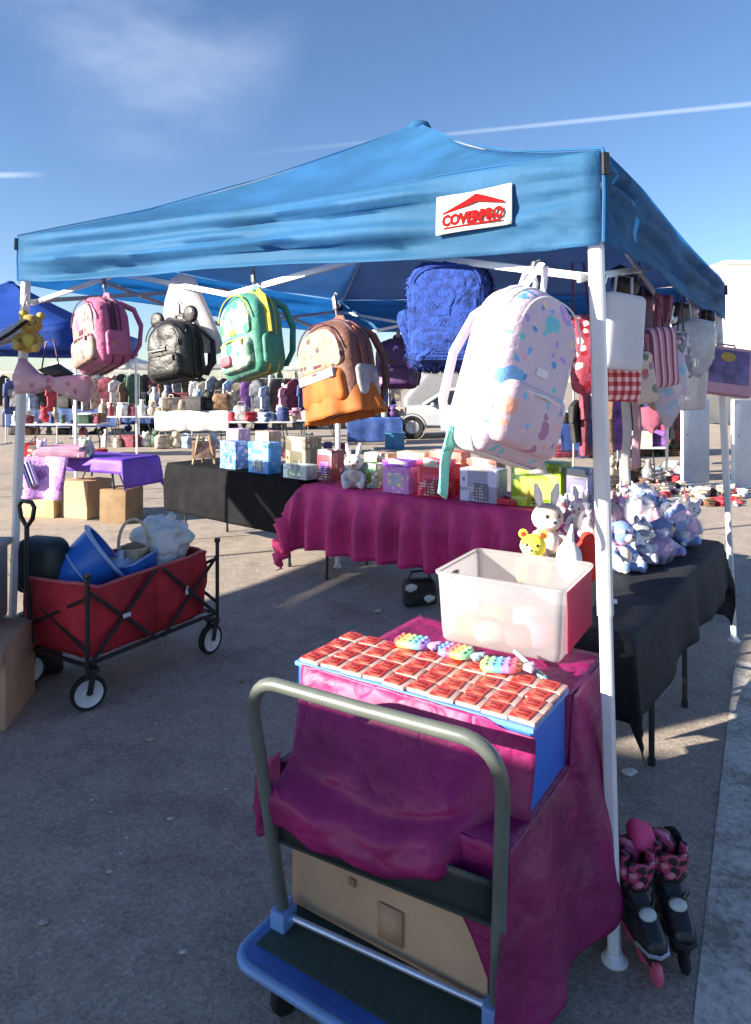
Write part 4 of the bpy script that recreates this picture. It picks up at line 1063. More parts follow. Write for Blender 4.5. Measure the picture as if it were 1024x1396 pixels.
# brown with orange skirt
m_br = M('brown canvas', (.16, .065, .045), .6, .25, bump=.4, sheen=.2, crease=.7, cscale=9, cdist=.025); m_cr = spots('cream printed front', (.34, .235, .165), [lin(205, 180, 155), lin(80, 65, 65), lin(140, 105, 85), lin(120, 110, 120)], 40, .36, .5)
m_or = M('burnt orange fleece', (.42, .115, .015), .75, .3, 14, .5, 50, streak=(1, 1, .25)); m_gy = M('grey mesh pocket', (.30, .30, .32), .6, .3, 30)
def br_extra(t, W, H, D, zc):
    b = MB(); b.pillow(arch(W*.84, H*.44, W*.33, .03, 6), .03, 5, 5, T=Matrix.Translation((0, -D*.49, zc+H*.17)), nz=.003); b.build('printed_panel', m_cr, t)
    b = MB()
    def skirt(u, v):
        a = 2*pi*u; wv = .012*math.sin(a*9)*v
        return Vector((math.cos(a)*(W*.53+.02*v+wv), math.sin(a)*(D*.62+.02*v+wv), zc-H*.22-v*H*.34))
    b.grid(skirt, 72, 8); b.build('orange_ruffle', m_or, t, thick=.006, sharp=2)
    b = MB(); b.tube([(W*.50, -D*.02, zc-.2*H), (W*.505, -D*.05, zc+.1*H), (W*.43, -D*.04, zc+.36*H)], .006, 6); b.build('zip_tape', M('rust tape', (.3, .10, .04), .5), t)
    b = MB(); b.box((0, -D*.66, zc-.12*H), (W*.7, .02, .035), 0, .008); b.build('belt', m_gy, t)
p = hang_at(447, 0); p.z = zat(408, p.y)
backpack('brown backpack with a cream print and an orange ruffled bottom', .275, .335, .16, m_br, m_or, m_dk, m_br, p, (0, rad(-13), rad(-46)), hook=.07, top_loop=.02, gm=m_gy, extra=br_extra)
# plum backpack farther back
m_pl = spots('plum print', (.085, .035, .13), [lin(190, 140, 200), lin(120, 70, 140), lin(70, 40, 90)], 22, .35, .4)
p = at(541, 452, 3.7)
backpack('plum backpack with lilac flecks hanging behind the furry blue one', .22, .26, .12, m_pl, m_pl, m_dk, m_pl, p, (0, 0, rad(-20)), hook=.02, top_loop=.02)
# blue fur, plain
m_fur = M('royal blue plush', (.016, .052, .27), .95, .35, 40, .9, 150, .006)
m_fur2 = M('dark blue plush', (.018, .055, .30), .95, .2, 30, .5, 90)
def furs(b, out, depth, p_, T, n, ln, seed):
    q = MB(); q.pillow(out, depth, p_, 7, T=T)
    r = random.Random(seed); tris = []
    cum = []; tot = 0
    for f in q.f:
        vs = [q.v[i] for i in f]; a = (vs[1]-vs[0]).cross(vs[-1]-vs[0]).length; tot += a; cum.append(tot)
    c_ = sum(q.v, Vector())/len(q.v); vs_ = []; fs_ = []; nr_ = []
    import bisect
    for k in range(n):
        f = q.f[bisect.bisect(cum, r.random()*tot) % len(q.f)]; vs = [q.v[i] for i in f]
        u, v = r.random(), r.random()
        if len(vs) == 4: pnt = vs[0].lerp(vs[1], u).lerp(vs[3].lerp(vs[2], u), v); nrm = (vs[2]-vs[0]).cross(vs[3]-vs[1])
        else: pnt = vs[0].lerp(vs[1], u).lerp(vs[2], v); nrm = (vs[1]-vs[0]).cross(vs[2]-vs[0])
        if nrm.length < 1e-9: continue
        nrm.normalize()
        if nrm.dot(pnt-c_) < 0: nrm = -nrm
        d_ = (nrm*.75+Vector((r.gauss(0, .35), r.gauss(0, .35), -.75+r.gauss(0, .3)))).normalized(); sd = d_.cross(Vector((r.gauss(0, 1), r.gauss(0, 1), r.gauss(0, 1)))).normalized()*.0028
        o_ = len(vs_); l_ = ln*r.uniform(.6, 1.3)
        vs_ += [pnt-sd, pnt+sd, pnt+d_*l_+Vector((0, 0, -.2*l_))]; fs_.append((o_, o_+1, o_+2)); q_ = (nrm+Vector((r.gauss(0, .16), r.gauss(0, .16), r.gauss(0, .16)))).normalized(); nr_ += [q_]*3
        if (vs_[o_+1]-vs_[o_]).cross(vs_[o_+2]-vs_[o_]).dot(nrm) < 0: fs_[-1] = (o_, o_+2, o_+1)
    b.add(vs_, fs_); b.nrm += nr_
def fluff(out, depth, p_, T, seed):
    """short plush pile: a dense skin broken into small clumps"""
    q = MB(); q.pillow(out, depth, p_, 26, T=T)
    c_ = sum(q.v, Vector())/len(q.v); vs = []
    for v in q.v:
        d_ = (v-c_).normalized(); w_ = v*75+Vector((seed, 0, 0))
        n1 = noise.noise(w_)+.6*noise.noise(w_*2.3)
        vs.append(v+d_*(.0062*n1)+Vector((0, 0, -.004*n1)))
    q.v = vs; return q
def furry(t, W, H, D, zc):
    fluff(arch(W*1.03, H*1.02, W*.30, W*.22, 26), D*1.12, 4, Matrix.Translation((0, 0, zc)), 3).build('plush_cover', m_fur, t, sharp=3)
    fluff(arch(W*.86, H*.34, W*.16, W*.13, 18), D*.66, 3.4, Matrix.Translation((0, -D*.45, zc-H*.28)), 5).build('plush_pocket', m_fur, t, sharp=3)
    for s_ in (-1, 1):
        T2 = Matrix.Translation((s_*W*.47, -D*.16, zc-H*.16)) @ Matrix.Rotation(rad(20*s_), 4, 'Y'); fluff(arch(.06, .17, .028, .028, 12), .06, 3, T2, 8).build('side_flap', m_fur, t, sharp=3)
    b = MB(); furs(b, arch(W*1.05, H*1.03, W*.30, W*.22, 8), D*1.0, 4, Matrix.Translation((0, 0, zc)), 6000, .013, 3); b.build('fur', m_fur, t)
p = hang_at(618, 0, .12); p.z = zat(352, p.y)
backpack('plain furry royal blue backpack hanging beside the big pastel one', .275, .36, .15, m_fur, m_fur, m_fur2, m_fur2, p, (0, 0, rad(-16)), rt=.28, hook=.0, top_loop=.02, pocket=(.84, .32, -.27), extra=furry)
# big pastel one
m_pa = spots('pastel printed canvas', (.66, .52, .64), [lin(105, 195, 205), lin(120, 175, 225), lin(235, 205, 160), lin(235, 160, 185), lin(175, 140, 215), lin(90, 150, 200)], 11, .33, .42, scale2=30)
m_pa2 = spots('pastel pocket print', (.68, .50, .58), [lin(235, 165, 145), lin(130, 185, 220), lin(175, 120, 155), lin(240, 190, 200)], 14, .34, .45, scale2=30)
m_paw = spots('white side canvas', (.80, .78, .77), [lin(225, 200, 215), lin(215, 205, 200), lin(235, 215, 225)], 24, .35, .5)
m_pas = M('white webbing', (.78, .76, .80), .6, .1); m_teal = M('mint ribbon', (.22, .68, .58), .5, .12)
def pa_extra(t, W, H, D, zc):
    # gusset in plain white runs round the edge
    b = MB(); o1 = arch(W*1.012, H*1.012, W*.42, W*.14, 8)
    n = len(o1); vs = []; fs = []
    for y in (-D*.26, -D*.2, D*.2, D*.30):
        k = 1.0 if abs(y) < D*.25 else .985
        vs += [(x*k, y, z*k+zc) for x, z in o1]
    for i in range(3):
        for k in range(n): fs.append((i*n+k, i*n+(k+1) % n, (i+1)*n+(k+1) % n, (i+1)*n+k))
    b.add(vs, fs); b.build('gusset', m_paw, t, thick=.003)
    b = MB()
    for y in (-D*.02, D*.05): b.tube([(x*1.02, y, z*1.02+zc) for x, z in arch(W*1.012, H*1.012, W*.42, W*.14, 8)[0:17]], .004, 6)
    b.tube([(W*.5, D*.02, zc+.2*H), (W*.52, D*.0, zc+.12*H)], .006, 6); b.build('main_zip', m_pas, t)
    b = MB()
    def rb(u, v): return Vector((-W*.50-.012+.035*u+.004*math.sin(v*6), D*.12+.015*math.sin(v*5), zc-H*.42-v*.17-.012*u))
    b.grid(rb, 3, 10); b.grid(lambda u, v: Vector((-W*.50-.02+.055*u, D*.14, zc-H*.40-.075*v+.03*u*v)), 3, 4); b.build('ribbon', m_teal, t, thick=.004)
    b = MB(); b.tube([(-W*.22, -D*.02, zc+H*.47), (-W*.06, .0, zc+H*.66), (-.01, 0, zc+H*.69)], .013, 8, ry=.006); b.tube([(W*.10, .0, zc+H*.49), (.01, 0, zc+H*.69)], .011, 8, ry=.006); b.build('carry_loop', m_pas, t)
p = Vector((.478, 1.98, 0)); p.z = zat(362, p.y)
big = backpack('large white pastel printed backpack tilting at the canopy corner', .30, .475, .17, m_pa, m_pa2, m_pas, m_pas, p, (rad(4), rad(17), rad(38)), rt=.42, hook=.02, top_loop=.07, pocket=(.86, .36, -.25), extra=pa_extra, nz=.004)

# left corner bundle
m_gray = M('grey plush', (.42, .42, .46), .9, .2, bump=.5); m_yl = M('mustard plush', (.50, .36, .10), .9, .25, bump=.5); m_yl2 = M('yellow plush', (.62, .55, .10), .9, .2, bump=.5)
def plush(label, mats, loc, rot, size=.2, ear='round', cat='plush toy', group=None, seed=0, name='plush_toy', snout=True):
    """seated soft toy facing -y, height about size"""
    mb_, me_, mf_ = mats; s_ = size
    t = thing(name, label, cat, loc, rot, group)
    b = MB(); b.M = Matrix.Scale(s_, 4)
    b.blob((0, .02, .25), (.24, .20, .27), 18, 12, nz=.08, seed=seed)
    for sx in (-1, 1):
        b.tube([(sx*.16, 0, .40), (sx*.27, -.08, .30), (sx*.26, -.20, .22)], [.085, .08, .07], 10); b.blob((sx*.26, -.21, .21), (.075, .08, .075), 10, 7)
        b.tube([(sx*.12, -.05, .12), (sx*.19, -.22, .10), (sx*.21, -.33, .11)], [.11, .10, .085], 10); b.blob((sx*.21, -.34, .115), (.09, .07, .11), 12, 8)
    b.blob((0, -.12, .26), (.15, .10, .18), 14, 9, mi=1)
    b.build('toy_body', [mb_, mf_], t)
    b = MB(); b.M = Matrix.Scale(s_, 4); b.blob((0, -.03, .68), (.26, .23, .23), 20, 13, nz=.06, seed=seed+2)
    if snout: b.blob((0, -.22, .62), (.12, .09, .085), 14, 9, mi=1)
    h = b.build('head', [mb_, mf_], t)
    b = MB(); b.M = Matrix.Scale(s_, 4)
    for sx in (-1, 1): b.blob((sx*.10, -.235, .73), (.028, .022, .034), 10, 7)
    b.blob((0, -.31, .645), (.035, .022, .025), 8, 6); b.build('face', m_black, h)
    for sx in (-1, 1):
        b = MB(); b.M = Matrix.Scale(s_, 4)
        if ear == 'round': b.blob((sx*.19, 0, .90), (.10, .05, .10), 12, 8); b.blob((sx*.19, -.035, .90), (.06, .03, .06), 10, 6, mi=1)
        elif ear == 'long': b.tube([(sx*.11, 0, .86), (sx*.15, .01, 1.05), (sx*.19, -.0, 1.22)], [.05, .075, .03], 10, ry=None)
        elif ear == 'point': b.tube([(sx*.15, 0, .82), (sx*.20, 0, .95), (sx*.23, 0, 1.06)], [.085, .06, .008], 10)
        else: b.tube([(sx*.20, 0, .80), (sx*.31, -.02, .70), (sx*.33, -.03, .52)], [.05, .075, .05], 10)
        b.build('ear', [me_, mf_], h)
    return t
m_face = M('cream plush', (.72, .62, .50), .9, .15, bump=.5)
p = at(38, 480, 3.70); plush('mustard and yellow soft toy tied to the left canopy leg', (m_yl, m_yl, m_yl2), p, (0, .1, rad(20)), .22, 'round', snout=False)
p = at(28, 462, 3.72); b = MB(); b.pillow([(-.16, -.05), (-.10, .05), (0, .10), (.09, .06), (.12, -.02), (.04, .02), (-.05, -.02)], .08, 3, 5, nz=.012, nf=14); b.tube([(.02, 0, .08), (.0, .02, .16), (.02, .03, .24)], .006, 6)
o = b.build('bag', m_gray); o.location = p; tag(o, 'grey soft bag slung above the yellow toy at the left leg', 'bag')
b = MB(); b.tube([(-.15, 0, -.02), (-.02, -.01, .06), (.05, 0, .12)], .02, 8, ry=.008); o = b.build('strap', m_bk); o.location = at(24, 468, 3.64); tag(o, 'wide black strap crossing the left canopy leg', 'strap')
m_bow = spots('dusty pink print', (.55, .33, .39), [lin(200, 160, 175), lin(170, 110, 130), lin(215, 180, 190)], 24, .35, .5)
t = thing('bow_bag', 'dusty pink bow shaped bag below the yellow toy', 'bag', at(72, 522, 3.5), (0, rad(6), rad(-12)))
for sx in (-1, 1):
    b = MB(); b.pillow([(0, -.03), (sx*.09, -.06), (sx*.20, -.075), (sx*.225, .0), (sx*.19, .105 if sx < 0 else .05), (sx*.10, .05), (0, .03)][::sx], .09, 3, 5, nz=.012, nf=12); b.build('bow_loop', m_bow, t)
b = MB(); b.blob((0, -.01, 0), (.035, .05, .045), 12, 8); b.build('knot', m_bow, t)
b = MB(); b.pillow([(-.09, .06), (.0, .02), (.12, .055), (.02, .10)], .07, 3, 4, nz=.008, nf=12); b.build('black_lining', m_bk, t)
b = MB(); b.tube([(-.07, 0, .06), (-.06, 0, .2), (-.02, 0, .22), (.04, 0, .05)], .004, 6); b.build('cord', m_dk, t)

# right side row
m_wbag = M('white paper', (.70, .71, .78), .6, .08, bump=.2, transl=.2)
t = thing('tote_bag', 'plain white tote bag hanging behind the corner leg', 'bag', at(850, 396, 2.42), (0, rad(4), rad(24)))
b = MB(); b.pillow(arch(.17, .265, .02, .02, 4), .06, 5, 6, T=Matrix.Translation((0, 0, -.145)), nz=.006, nf=12); b.build('bag_body', m_wbag, t)
b = MB(); b.tube([(-.04, 0, -.03), (-.035, 0, .05), (.035, 0, .05), (.04, 0, -.03)], .006, 6, ry=.003); b.build('handle', m_wbag, t)
m_gc = check('red gingham', lin(245, 215, 215), lin(165, 28, 45), lin(215, 105, 115), .016)
t = thing('gingham_bag', 'red gingham cloth bag below the white tote', 'bag', at(842, 472, 2.52), (0, 0, rad(18)))
b = MB(); b.pillow(arch(.17, .20, .03, .03, 4), .08, 4, 6, T=Matrix.Translation((.0, 0, -.10)), nz=.010, nf=12); b.build('bag_body', m_gc, t)
b = MB(); b.tube([(-.04, 0, -.02), (-.03, 0, .09), (.03, 0, .09), (.04, 0, -.02)], .006, 6, ry=.003); b.build('handle', m_gc, t)
m_gr2 = spots('red and cream print', (.42, .06, .10), [lin(240, 210, 205), lin(200, 70, 85), lin(150, 20, 40)], 34, .42, .7)
t = thing('printed_bag', 'red and cream printed bag between the pastel backpack and the corner leg', 'bag', at(792, 420, 2.46), (0, rad(-4), rad(5)))
b = MB(); b.pillow(arch(.10, .28, .03, .03, 4), .08, 4, 6, T=Matrix.Translation((0, 0, -.165)), nz=.012, nf=12); b.build('bag_body', m_gr2, t)
b = MB(); b.tube([(-.03, 0, -.03), (-.02, 0, .16), (.02, 0, .16), (.03, 0, -.03)], .004, 6); b.build('handle', m_dk, t)
t = thing('cap', 'black round cap hung above the white tote', 'cap', at(852, 388, 2.75), (rad(70), 0, rad(20)))
b = MB(); b.blob((0, 0, 0), (.06, .06, .045), 18, 10); b.build('crown', m_bk, t)
b = MB(); b.pillow([(-.05, -.02), (.05, -.02), (.045, -.07), (0, -.09), (-.045, -.07)], .012, 4, 3, T=Matrix.Rotation(pi/2, 4, 'X') @ Matrix.Translation((0, 0, 0))); b.build('brim', m_bk, t)
m_maroon = stripes('maroon stripes', [lin(110, 50, 80), lin(150, 90, 115), lin(95, 40, 70)], 0, 30, .7)
t = thing('scarf', 'striped maroon scarf folded over the side rail of the canopy', 'scarf', at(905, 402, 2.95), (0, 0, rad(30)))
b = MB(); b.grid(lambda u, v: Vector(((u-.5)*.13, .012*math.sin(u*14)+.01*v, -.22*v)), 20, 8); b.build('cloth', m_maroon, t, thick=.008); 
b = MB(); b.grid(lambda u, v: Vector(((u-.5)*.012-.06, .012*math.sin(u*14), -.22-.03*v)), 3, 2); b.build('fringe', m_maroon, t, thick=.004)
m_film = M('clear grey film', (.60, .63, .68), .2, .15, 12, .8, 16, .015, transl=.35, clear=.28, spec=.8)
b = MB(); b.pillow([(-.10, .10), (-.11, .0), (-.07, -.10), (.0, -.16), (.08, -.10), (.13, .02), (.15, .10), (.03, .13)], .10, 3, 6, nz=.02, nf=9); b.tube([(0, 0, .12), (.0, 0, .2)], .005, 6)
o = b.build('plastic_bag', m_film); o.location = at(945, 470, 3.3); o.rotation_euler = (0, rad(-6), .4); tag(o, 'crumpled clear bag hanging from the side rail by the pink toy case', 'bag')
m_leaf = spots('iridescent pastel film', (.66, .60, .70), [lin(160, 200, 225), lin(220, 190, 215), lin(240, 225, 235), lin(200, 210, 230)], 20, .42, .7, rough=.25, transl=.3, clear=.12)
t = thing('balloon', 'pastel teardrop balloon pointing down on a white stick', 'balloon', at(912, 520, 2.85), (0, rad(2), .3))
b = MB(); b.pillow([(0, -.20), (-.045, -.13), (-.085, -.03), (-.085, .05), (-.05, .12), (0, .15), (.05, .12), (.085, .05), (.085, -.03), (.045, -.13)], .09, 2.4, 6, nz=.006, nf=14); b.build('balloon_body', m_leaf, t)
b = MB(); b.tube([(0, 0, -.19), (0, 0, -.37)], .006, 6); b.build('stick', m_white, t)
b = MB(); b.tube([(.02, 0, .14), (.0, 0, .24), (.015, 0, .31)], .003, 6); b.build('string', m_white, t)
m_tanfilm = M('tan film', (.45, .36, .26), .3, .15, 8, .5, 20, transl=.4, clear=.25)
b = MB(); b.tube([(.07*math.cos(a)*1.2, 0, .16*math.sin(a)) for a in [rad(80+200*k/18) for k in range(19)]], .016, 8, ry=.03); b.tube([(.0, 0, .15), (.02, 0, .27)], .004, 6)
o = b.build('hoop', m_tanfilm); o.location = at(902, 500, 2.95); o.rotation_euler = (0, .1, .3); tag(o, 'half hoop of grey and tan film left of the teardrop balloon', 'hoop')
m_dp = M('dull rose', (.35, .10, .17), .8, .2, bump=.5)
b = MB(); b.pillow([(0, -.06), (-.07, 0), (-.06, .05), (0, .06), (.06, .05), (.07, 0)], .07, 2.6, 5, nz=.008, nf=14); b.tube([(0, 0, .05), (.01, 0, .3), (0, 0, .4)], .003, 6); o = b.build('cushion', m_dp); o.location = at(887, 572, 3.0); tag(o, 'small dull rose cushion on a cord beside the balloon', 'cushion')
m_pkc = M('dusty pink plastic', (.55, .30, .38), .4, .12); m_vi = M('violet picture', (.18, .13, .30), .35, .4, 12)
t = thing('toy_case', 'pink framed toy case with a violet picture hanging at the rear right leg', 'toy case', at(990, 470, 4.25), (rad(-14), rad(8), rad(-5)))
b = MB(); b.box((0, 0, -.17), (.30, .07, .30), 0, .02); b.tube([(-.06, 0, -.03), (-.05, 0, .0), (.05, 0, .0), (.06, 0, -.03)], .006, 6); b.build('case_body', m_pkc, t)
b = MB(); b.box((.01, -.037, -.15), (.23, .006, .21), 0, .003); p_ = b.build('picture', m_vi, t)
b = MB(); b.blob((.0, -.042, -.09), (.045, .004, .03), 14, 6); b.build('printed_shape', m_yl, p_)
for k, (px, py, Y, lab, colr) in enumerate([(872, 408, 3.0, 'dark pompom keyring near the black cap', (.05, .02, .04)), (886, 424, 3.05, 'rose fluffy keyring under the scarf edge', (.4, .12, .18)), (938, 428, 3.6, 'pale fluffy keyring right of the scarf', (.5, .45, .47)), (962, 436, 3.9, 'black fluffy keyring at the end of the side rail', (.02, .02, .022))]):
    b = MB(); b.blob((0, 0, 0), (.05, .045, .055), 18, 12, nz=.3, nf=3, seed=k); b.tube([(0, 0, .04), (.005, 0, .12)], .004, 6)
    o = b.build('keyring', M('fluff %d' % k, colr, .9, .4, 30, .6)); o.location = at(px, py, Y); tag(o, lab, 'keyring', 'keyrings on the side rail')

# denser cluster along the side rail
def hangbag(name, label, cat, px, py, Y, w_, h_, mat, rz, d_=.06, cord=.14, seed=0, ripple=.012):
    t = thing(name, label, cat, at(px, py, Y), (0, rad(rnd.uniform(-7, 7)), rad(rz)), 'bags and clothes crowded on the side rail')
    b = MB(); b.pillow(arch(w_, h_, w_*.2, w_*.12, 5), d_, 4, 6, T=Matrix.Translation((0, 0, -h_/2)), nz=ripple, nf=11, seed=seed); b.build('bag_body', mat, t)
    b = MB(); b.tube([(-w_*.2, 0, -.02), (-w_*.12, 0, cord*.6), (0, 0, cord), (w_*.12, 0, cord*.6), (w_*.2, 0, -.02)], .004, 6); b.build('handle', m_dk, t)
m_st2 = stripes('rose stripes', [lin(190, 130, 150), lin(120, 60, 85), lin(210, 175, 185)], 0, 34, .7)
m_flo = spots('cream floral', lin(205, 190, 180), [lin(190, 90, 110), lin(110, 130, 100), lin(160, 120, 150)], 26, .36, .6)
m_gl = spots('glitter grey', lin(120, 120, 130), [lin(190, 190, 200), lin(80, 80, 95), lin(210, 170, 190)], 40, .4, .6)
for a in [('purse', 'rose striped purse behind the teardrop balloon', 'purse', 898, 446, 2.75, .13, .24, m_st2, 20), ('purse', 'cream floral pouch beside the gingham bag', 'purse', 872, 480, 2.68, .09, .20, m_flo, 10),
          ('purse', 'glittery grey pouch between balloon and clear bag', 'purse', 928, 452, 3.1, .12, .20, m_gl, 35), ('purse', 'dark maroon pouch high under the right valance', 'purse', 872, 405, 2.85, .12, .16, m_dk, 25),
          ('purse', 'white rippled pouch in front of the grey boards', 'purse', 945, 500, 3.55, .18, .22, m_sheer, 30), ('purse', 'black pouch high behind the striped scarf', 'purse', 928, 415, 3.4, .14, .14, m_bk, 30),
          ('purse', 'cream floral pouch high at the rear of the side rail', 'purse', 958, 440, 3.8, .14, .20, m_flo, 15)]:
    hangbag(*a[:10], seed=len(a[1]))
for k, (px, py, Y, lab, c_) in enumerate([(868, 520, 2.9, 'long pale pink ribbon hanging below the gingham bag', (.62, .40, .46)), (854, 535, 2.7, 'long white ribbon beside the corner leg', (.62, .60, .60))]):
    b = MB(); b.grid(lambda u, v: Vector(((u-.5)*.035, .01*math.sin(v*9+k), -.36*v)), 3, 14); o = b.build('ribbon', M('ribbon %d' % k, c_, .6, .15, transl=.3), None, thick=.003); o.location = at(px, py, Y); tag(o, lab, 'ribbon')
SHADE_TENT_A = (-6.87, -.17, 5.6, -.586)  # added canopies out of view, placed and sized for the shadows they throw
SHADE_TENT_B = (-4.97, 3.07, 3.0, -.586)
# ------------------------------------------------------------------ plush toys on the charcoal table
def palette_plush(n, base, cols, sc=14): return spots(n, base, cols, sc, .42, .55, rough=.85)
pw = palette_plush('white pastel plush', (.76, .68, .70), [lin(240, 190, 205), lin(190, 170, 225), lin(245, 235, 230)])
pb = palette_plush('powder blue plush', (.20, .32, .66), [lin(235, 235, 245), lin(120, 150, 210), lin(225, 190, 220)])
pl_ = palette_plush('lilac plush', (.42, .28, .58), [lin(240, 230, 245), lin(130, 150, 215), lin(235, 180, 205)])
pd = palette_plush('denim blue plush', (.10, .19, .45), [lin(200, 210, 240), lin(90, 110, 170), lin(230, 200, 220)])
pp = palette_plush('pink plush', (.70, .26, .34), [lin(250, 235, 235), lin(240, 150, 170), lin(230, 200, 215)])
pg = palette_plush('grey plush toy', (.30, .31, .38), [lin(190, 190, 215), lin(110, 110, 140), lin(240, 240, 245)])
m_pastel_cream = M('cream rose plush', (.78, .60, .52), .9, .15, bump=.5); m_ylp = spots('lemon plush', (.72, .64, .06), [lin(240, 230, 90), lin(215, 190, 30), lin(245, 240, 150)], 14, .4, .5, small=False, rough=.9)
m_redp = M('red plush', (.62, .035, .02), .85, .2, bump=.5); m_whp = M('white plush', (.80, .78, .78), .9, .12, bump=.5)
def onT(px, py, z=.757): return gp(px, py, z)
plush('cream unicorn toy with long ears rising above the lemon toy', (m_pastel_cream, m_whp, m_whp), at(748, 764, 2.92)+Vector((0, .03, 0)), (0, 0, rad(10)), .26, 'long', seed=1)
plush('lemon yellow soft toy with red feet peeping over the clear bin', (m_ylp, m_ylp, m_redp), at(727, 790, 2.78), (0, 0, rad(-18)), .20, 'round', seed=2, snout=False)
b = MB(); b.blob((0, 0, .075), (.055, .05, .09), 18, 12, nz=.08); b.blob((0, -.01, .165), (.03, .03, .03), 12, 8)
o = b.build('soft_toy', m_redp); o.location = at(800, 790, 2.80); tag(o, 'smooth red soft toy between the bin and the corner leg', 'toy')
b = MB(); b.blob((0, 0, .07), (.05, .05, .085), 18, 12, nz=.08); b.tube([(0, 0, .14), (.01, -.01, .22)], [.022, .004], 8)
o = b.build('soft_toy', m_whp); o.location = at(776, 790, 2.74); tag(o, 'white pointed soft toy leaning on the lemon one', 'toy')
# the heap: px, base py, size, material, ear, label
heap = [
 (792, 722, .22, pw, 'long', 'white pastel rabbit toy at the back left of the heap'), (770, 712, .18, pp, 'round', 'pink soft toy above the cream unicorn'),
 (838, 716, .20, pp, 'point', 'pink eared toy just right of the corner leg, at the back'), (868, 712, .20, pw, 'round', 'white toy with pastel patches in the back row of the heap'),
 (845, 776, .25, pb, 'flop', 'powder blue toy nearest the corner leg on the charcoal cloth'), (876, 768, .23, pg, 'round', 'grey toy in front of the pastel heap'),
 (905, 757, .22, pl_, 'point', 'lilac toy in the front row, right of the grey one'), (933, 744, .20, pb, 'round', 'powder blue toy at the right end of the heap'),
 (858, 742, .23, pl_, 'long', 'lilac long eared toy in the middle of the heap'), (888, 733, .24, pd, 'round', 'denim blue toy standing highest in the heap'),
 (912, 728, .21, pp, 'flop', 'pink flop eared toy behind the lilac one'), (936, 722, .19, pw, 'point', 'white pastel toy at the back right of the heap'),
 (826, 748, .22, pw, 'flop', 'white flop eared toy half hidden by the corner leg'), (898, 712, .18, pb, 'point', 'powder blue eared toy in the back row')]
for k, (px, py, s_, m_, ear, lab) in enumerate(heap):
    p = onT(px, py); plush(lab, (m_, m_, m_whp if k % 2 else m_pastel_cream), (p.x, p.y, .752), (rad(rnd.uniform(-22, 14)), rad(rnd.uniform(-20, 20)), rad(rnd.uniform(-75, 60))), s_*1.05, ear, group='plush toys heaped on the charcoal cloth', seed=k)

# film wrapped toys filling the heap
m_wrap = M('clear gift wrap', (.70, .71, .75), .12, .05, 12, .5, 16, .01, transl=.2, clear=.84, spec=.9)
fills = [('pink', pp), ('powder blue', pb), ('red', m_redp), ('lilac', pl_), ('white', pw), ('denim blue', pd)]
for k in range(22):
    px, py = rnd.uniform(815, 940), rnd.uniform(712, 762)
    if px < 880: py = max(py, 730)
    if px > 915: py = min(py, 742)
    p = onT(px, py, .78); nm, m_ = fills[k % 6]; s_ = rnd.uniform(.055, .085)
    t = thing('wrapped_toy', '%s ball shaped toy in clear wrap among the seated toys' % nm, 'plush toy', (p.x, p.y, .755+rnd.choice((0, 0, .09))), (rad(rnd.uniform(-25, 25)), rad(rnd.uniform(-25, 25)), rnd.uniform(0, 6)), '%s wrapped toys in the heap' % nm)
    b = MB(); b.blob((0, 0, s_), (s_, s_*.9, s_*.95), 16, 10, nz=.22, nf=2.5, seed=k); b.blob((s_*.3, -s_*.3, s_*1.7), (s_*.6, s_*.55, s_*.55), 14, 9, nz=.15, seed=k+1)
    for sx in (-1, 1): b.blob((s_*.3+sx*s_*.4, -s_*.25, s_*2.15), (s_*.2, s_*.12, s_*.25), 10, 6)
    b.build('toy_body', m_, t)
    b = MB(); b.pillow([(s_*1.25*math.cos(2*pi*q/16), s_*1.1+s_*1.35*math.sin(2*pi*q/16)) for q in range(16)], s_*2.3, 2.6, 6, nz=.014, nf=13, seed=k); b.tube([(0, 0, s_*2.3), (0, 0, s_*2.6), (.01, 0, s_*2.9)], [s_*.25, s_*.12, s_*.35], 8); b.build('wrap', m_wrap, t)

# ------------------------------------------------------------------ goods on the middle and rear tables
def goodbox(label, px0, px1, py0, py1, Y, mat, lid=None, art=None, rz=0, dep=.16, cat='box', ztop=None):
    """a printed box whose front spans the pixel box at depth Y"""
    a, c_ = at(px0, py1, Y), at(px1, py0, Y); W = c_.x-a.x; H = c_.z-a.z
    t = thing('gift_box', label, cat, ((a.x+c_.x)/2, Y+dep/2, a.z), (0, 0, rz))
    b = MB(); b.box((0, 0, H/2), (W, dep, H), 0, .005); b.build('box_body', mat, t)
    if lid: b = MB(); b.box((0, 0, H-.02), (W+.008, dep+.008, .05), 0, .006); b.build('lid', lid, t)
    if art:
        b = MB(); b.pillow(arch(W*.62, H*.42, .02, .02, 4), .006, 5, 3, T=Matrix.Translation((0, -dep/2, H*.42))); b.build('printed_label', art, t)
    return t
def C(r, g, b_, nm, **k):
    q = lin(r, g, b_); t1 = tuple(min(1, x*1.7+.06) for x in q); t2 = tuple(x*.45 for x in q)
    return printed(nm, q, [t1, t2, tuple(x*.8 for x in q), (.6, .56, .5)], .45, 8)
m_art1 = spots('confetti print', (.6, .55, .6), [lin(240, 150, 190), lin(120, 190, 230), lin(250, 240, 160)], 30, .4, .7)
m_ppl = C(130, 60, 190, 'purple card'); m_lil = spots('lilac card', lin(220, 150, 225), [lin(240, 190, 235), lin(200, 110, 210)], 22, .4, .5)
m_rcard = C(205, 40, 70, 'red card'); m_pnk = C(225, 60, 120, 'hot pink card'); m_blu = C(70, 150, 230, 'sky blue card'); m_blu2 = spots('blue print', lin(90, 140, 215), [lin(150, 190, 240), lin(200, 200, 235), lin(60, 90, 170)], 20, .4, .6)
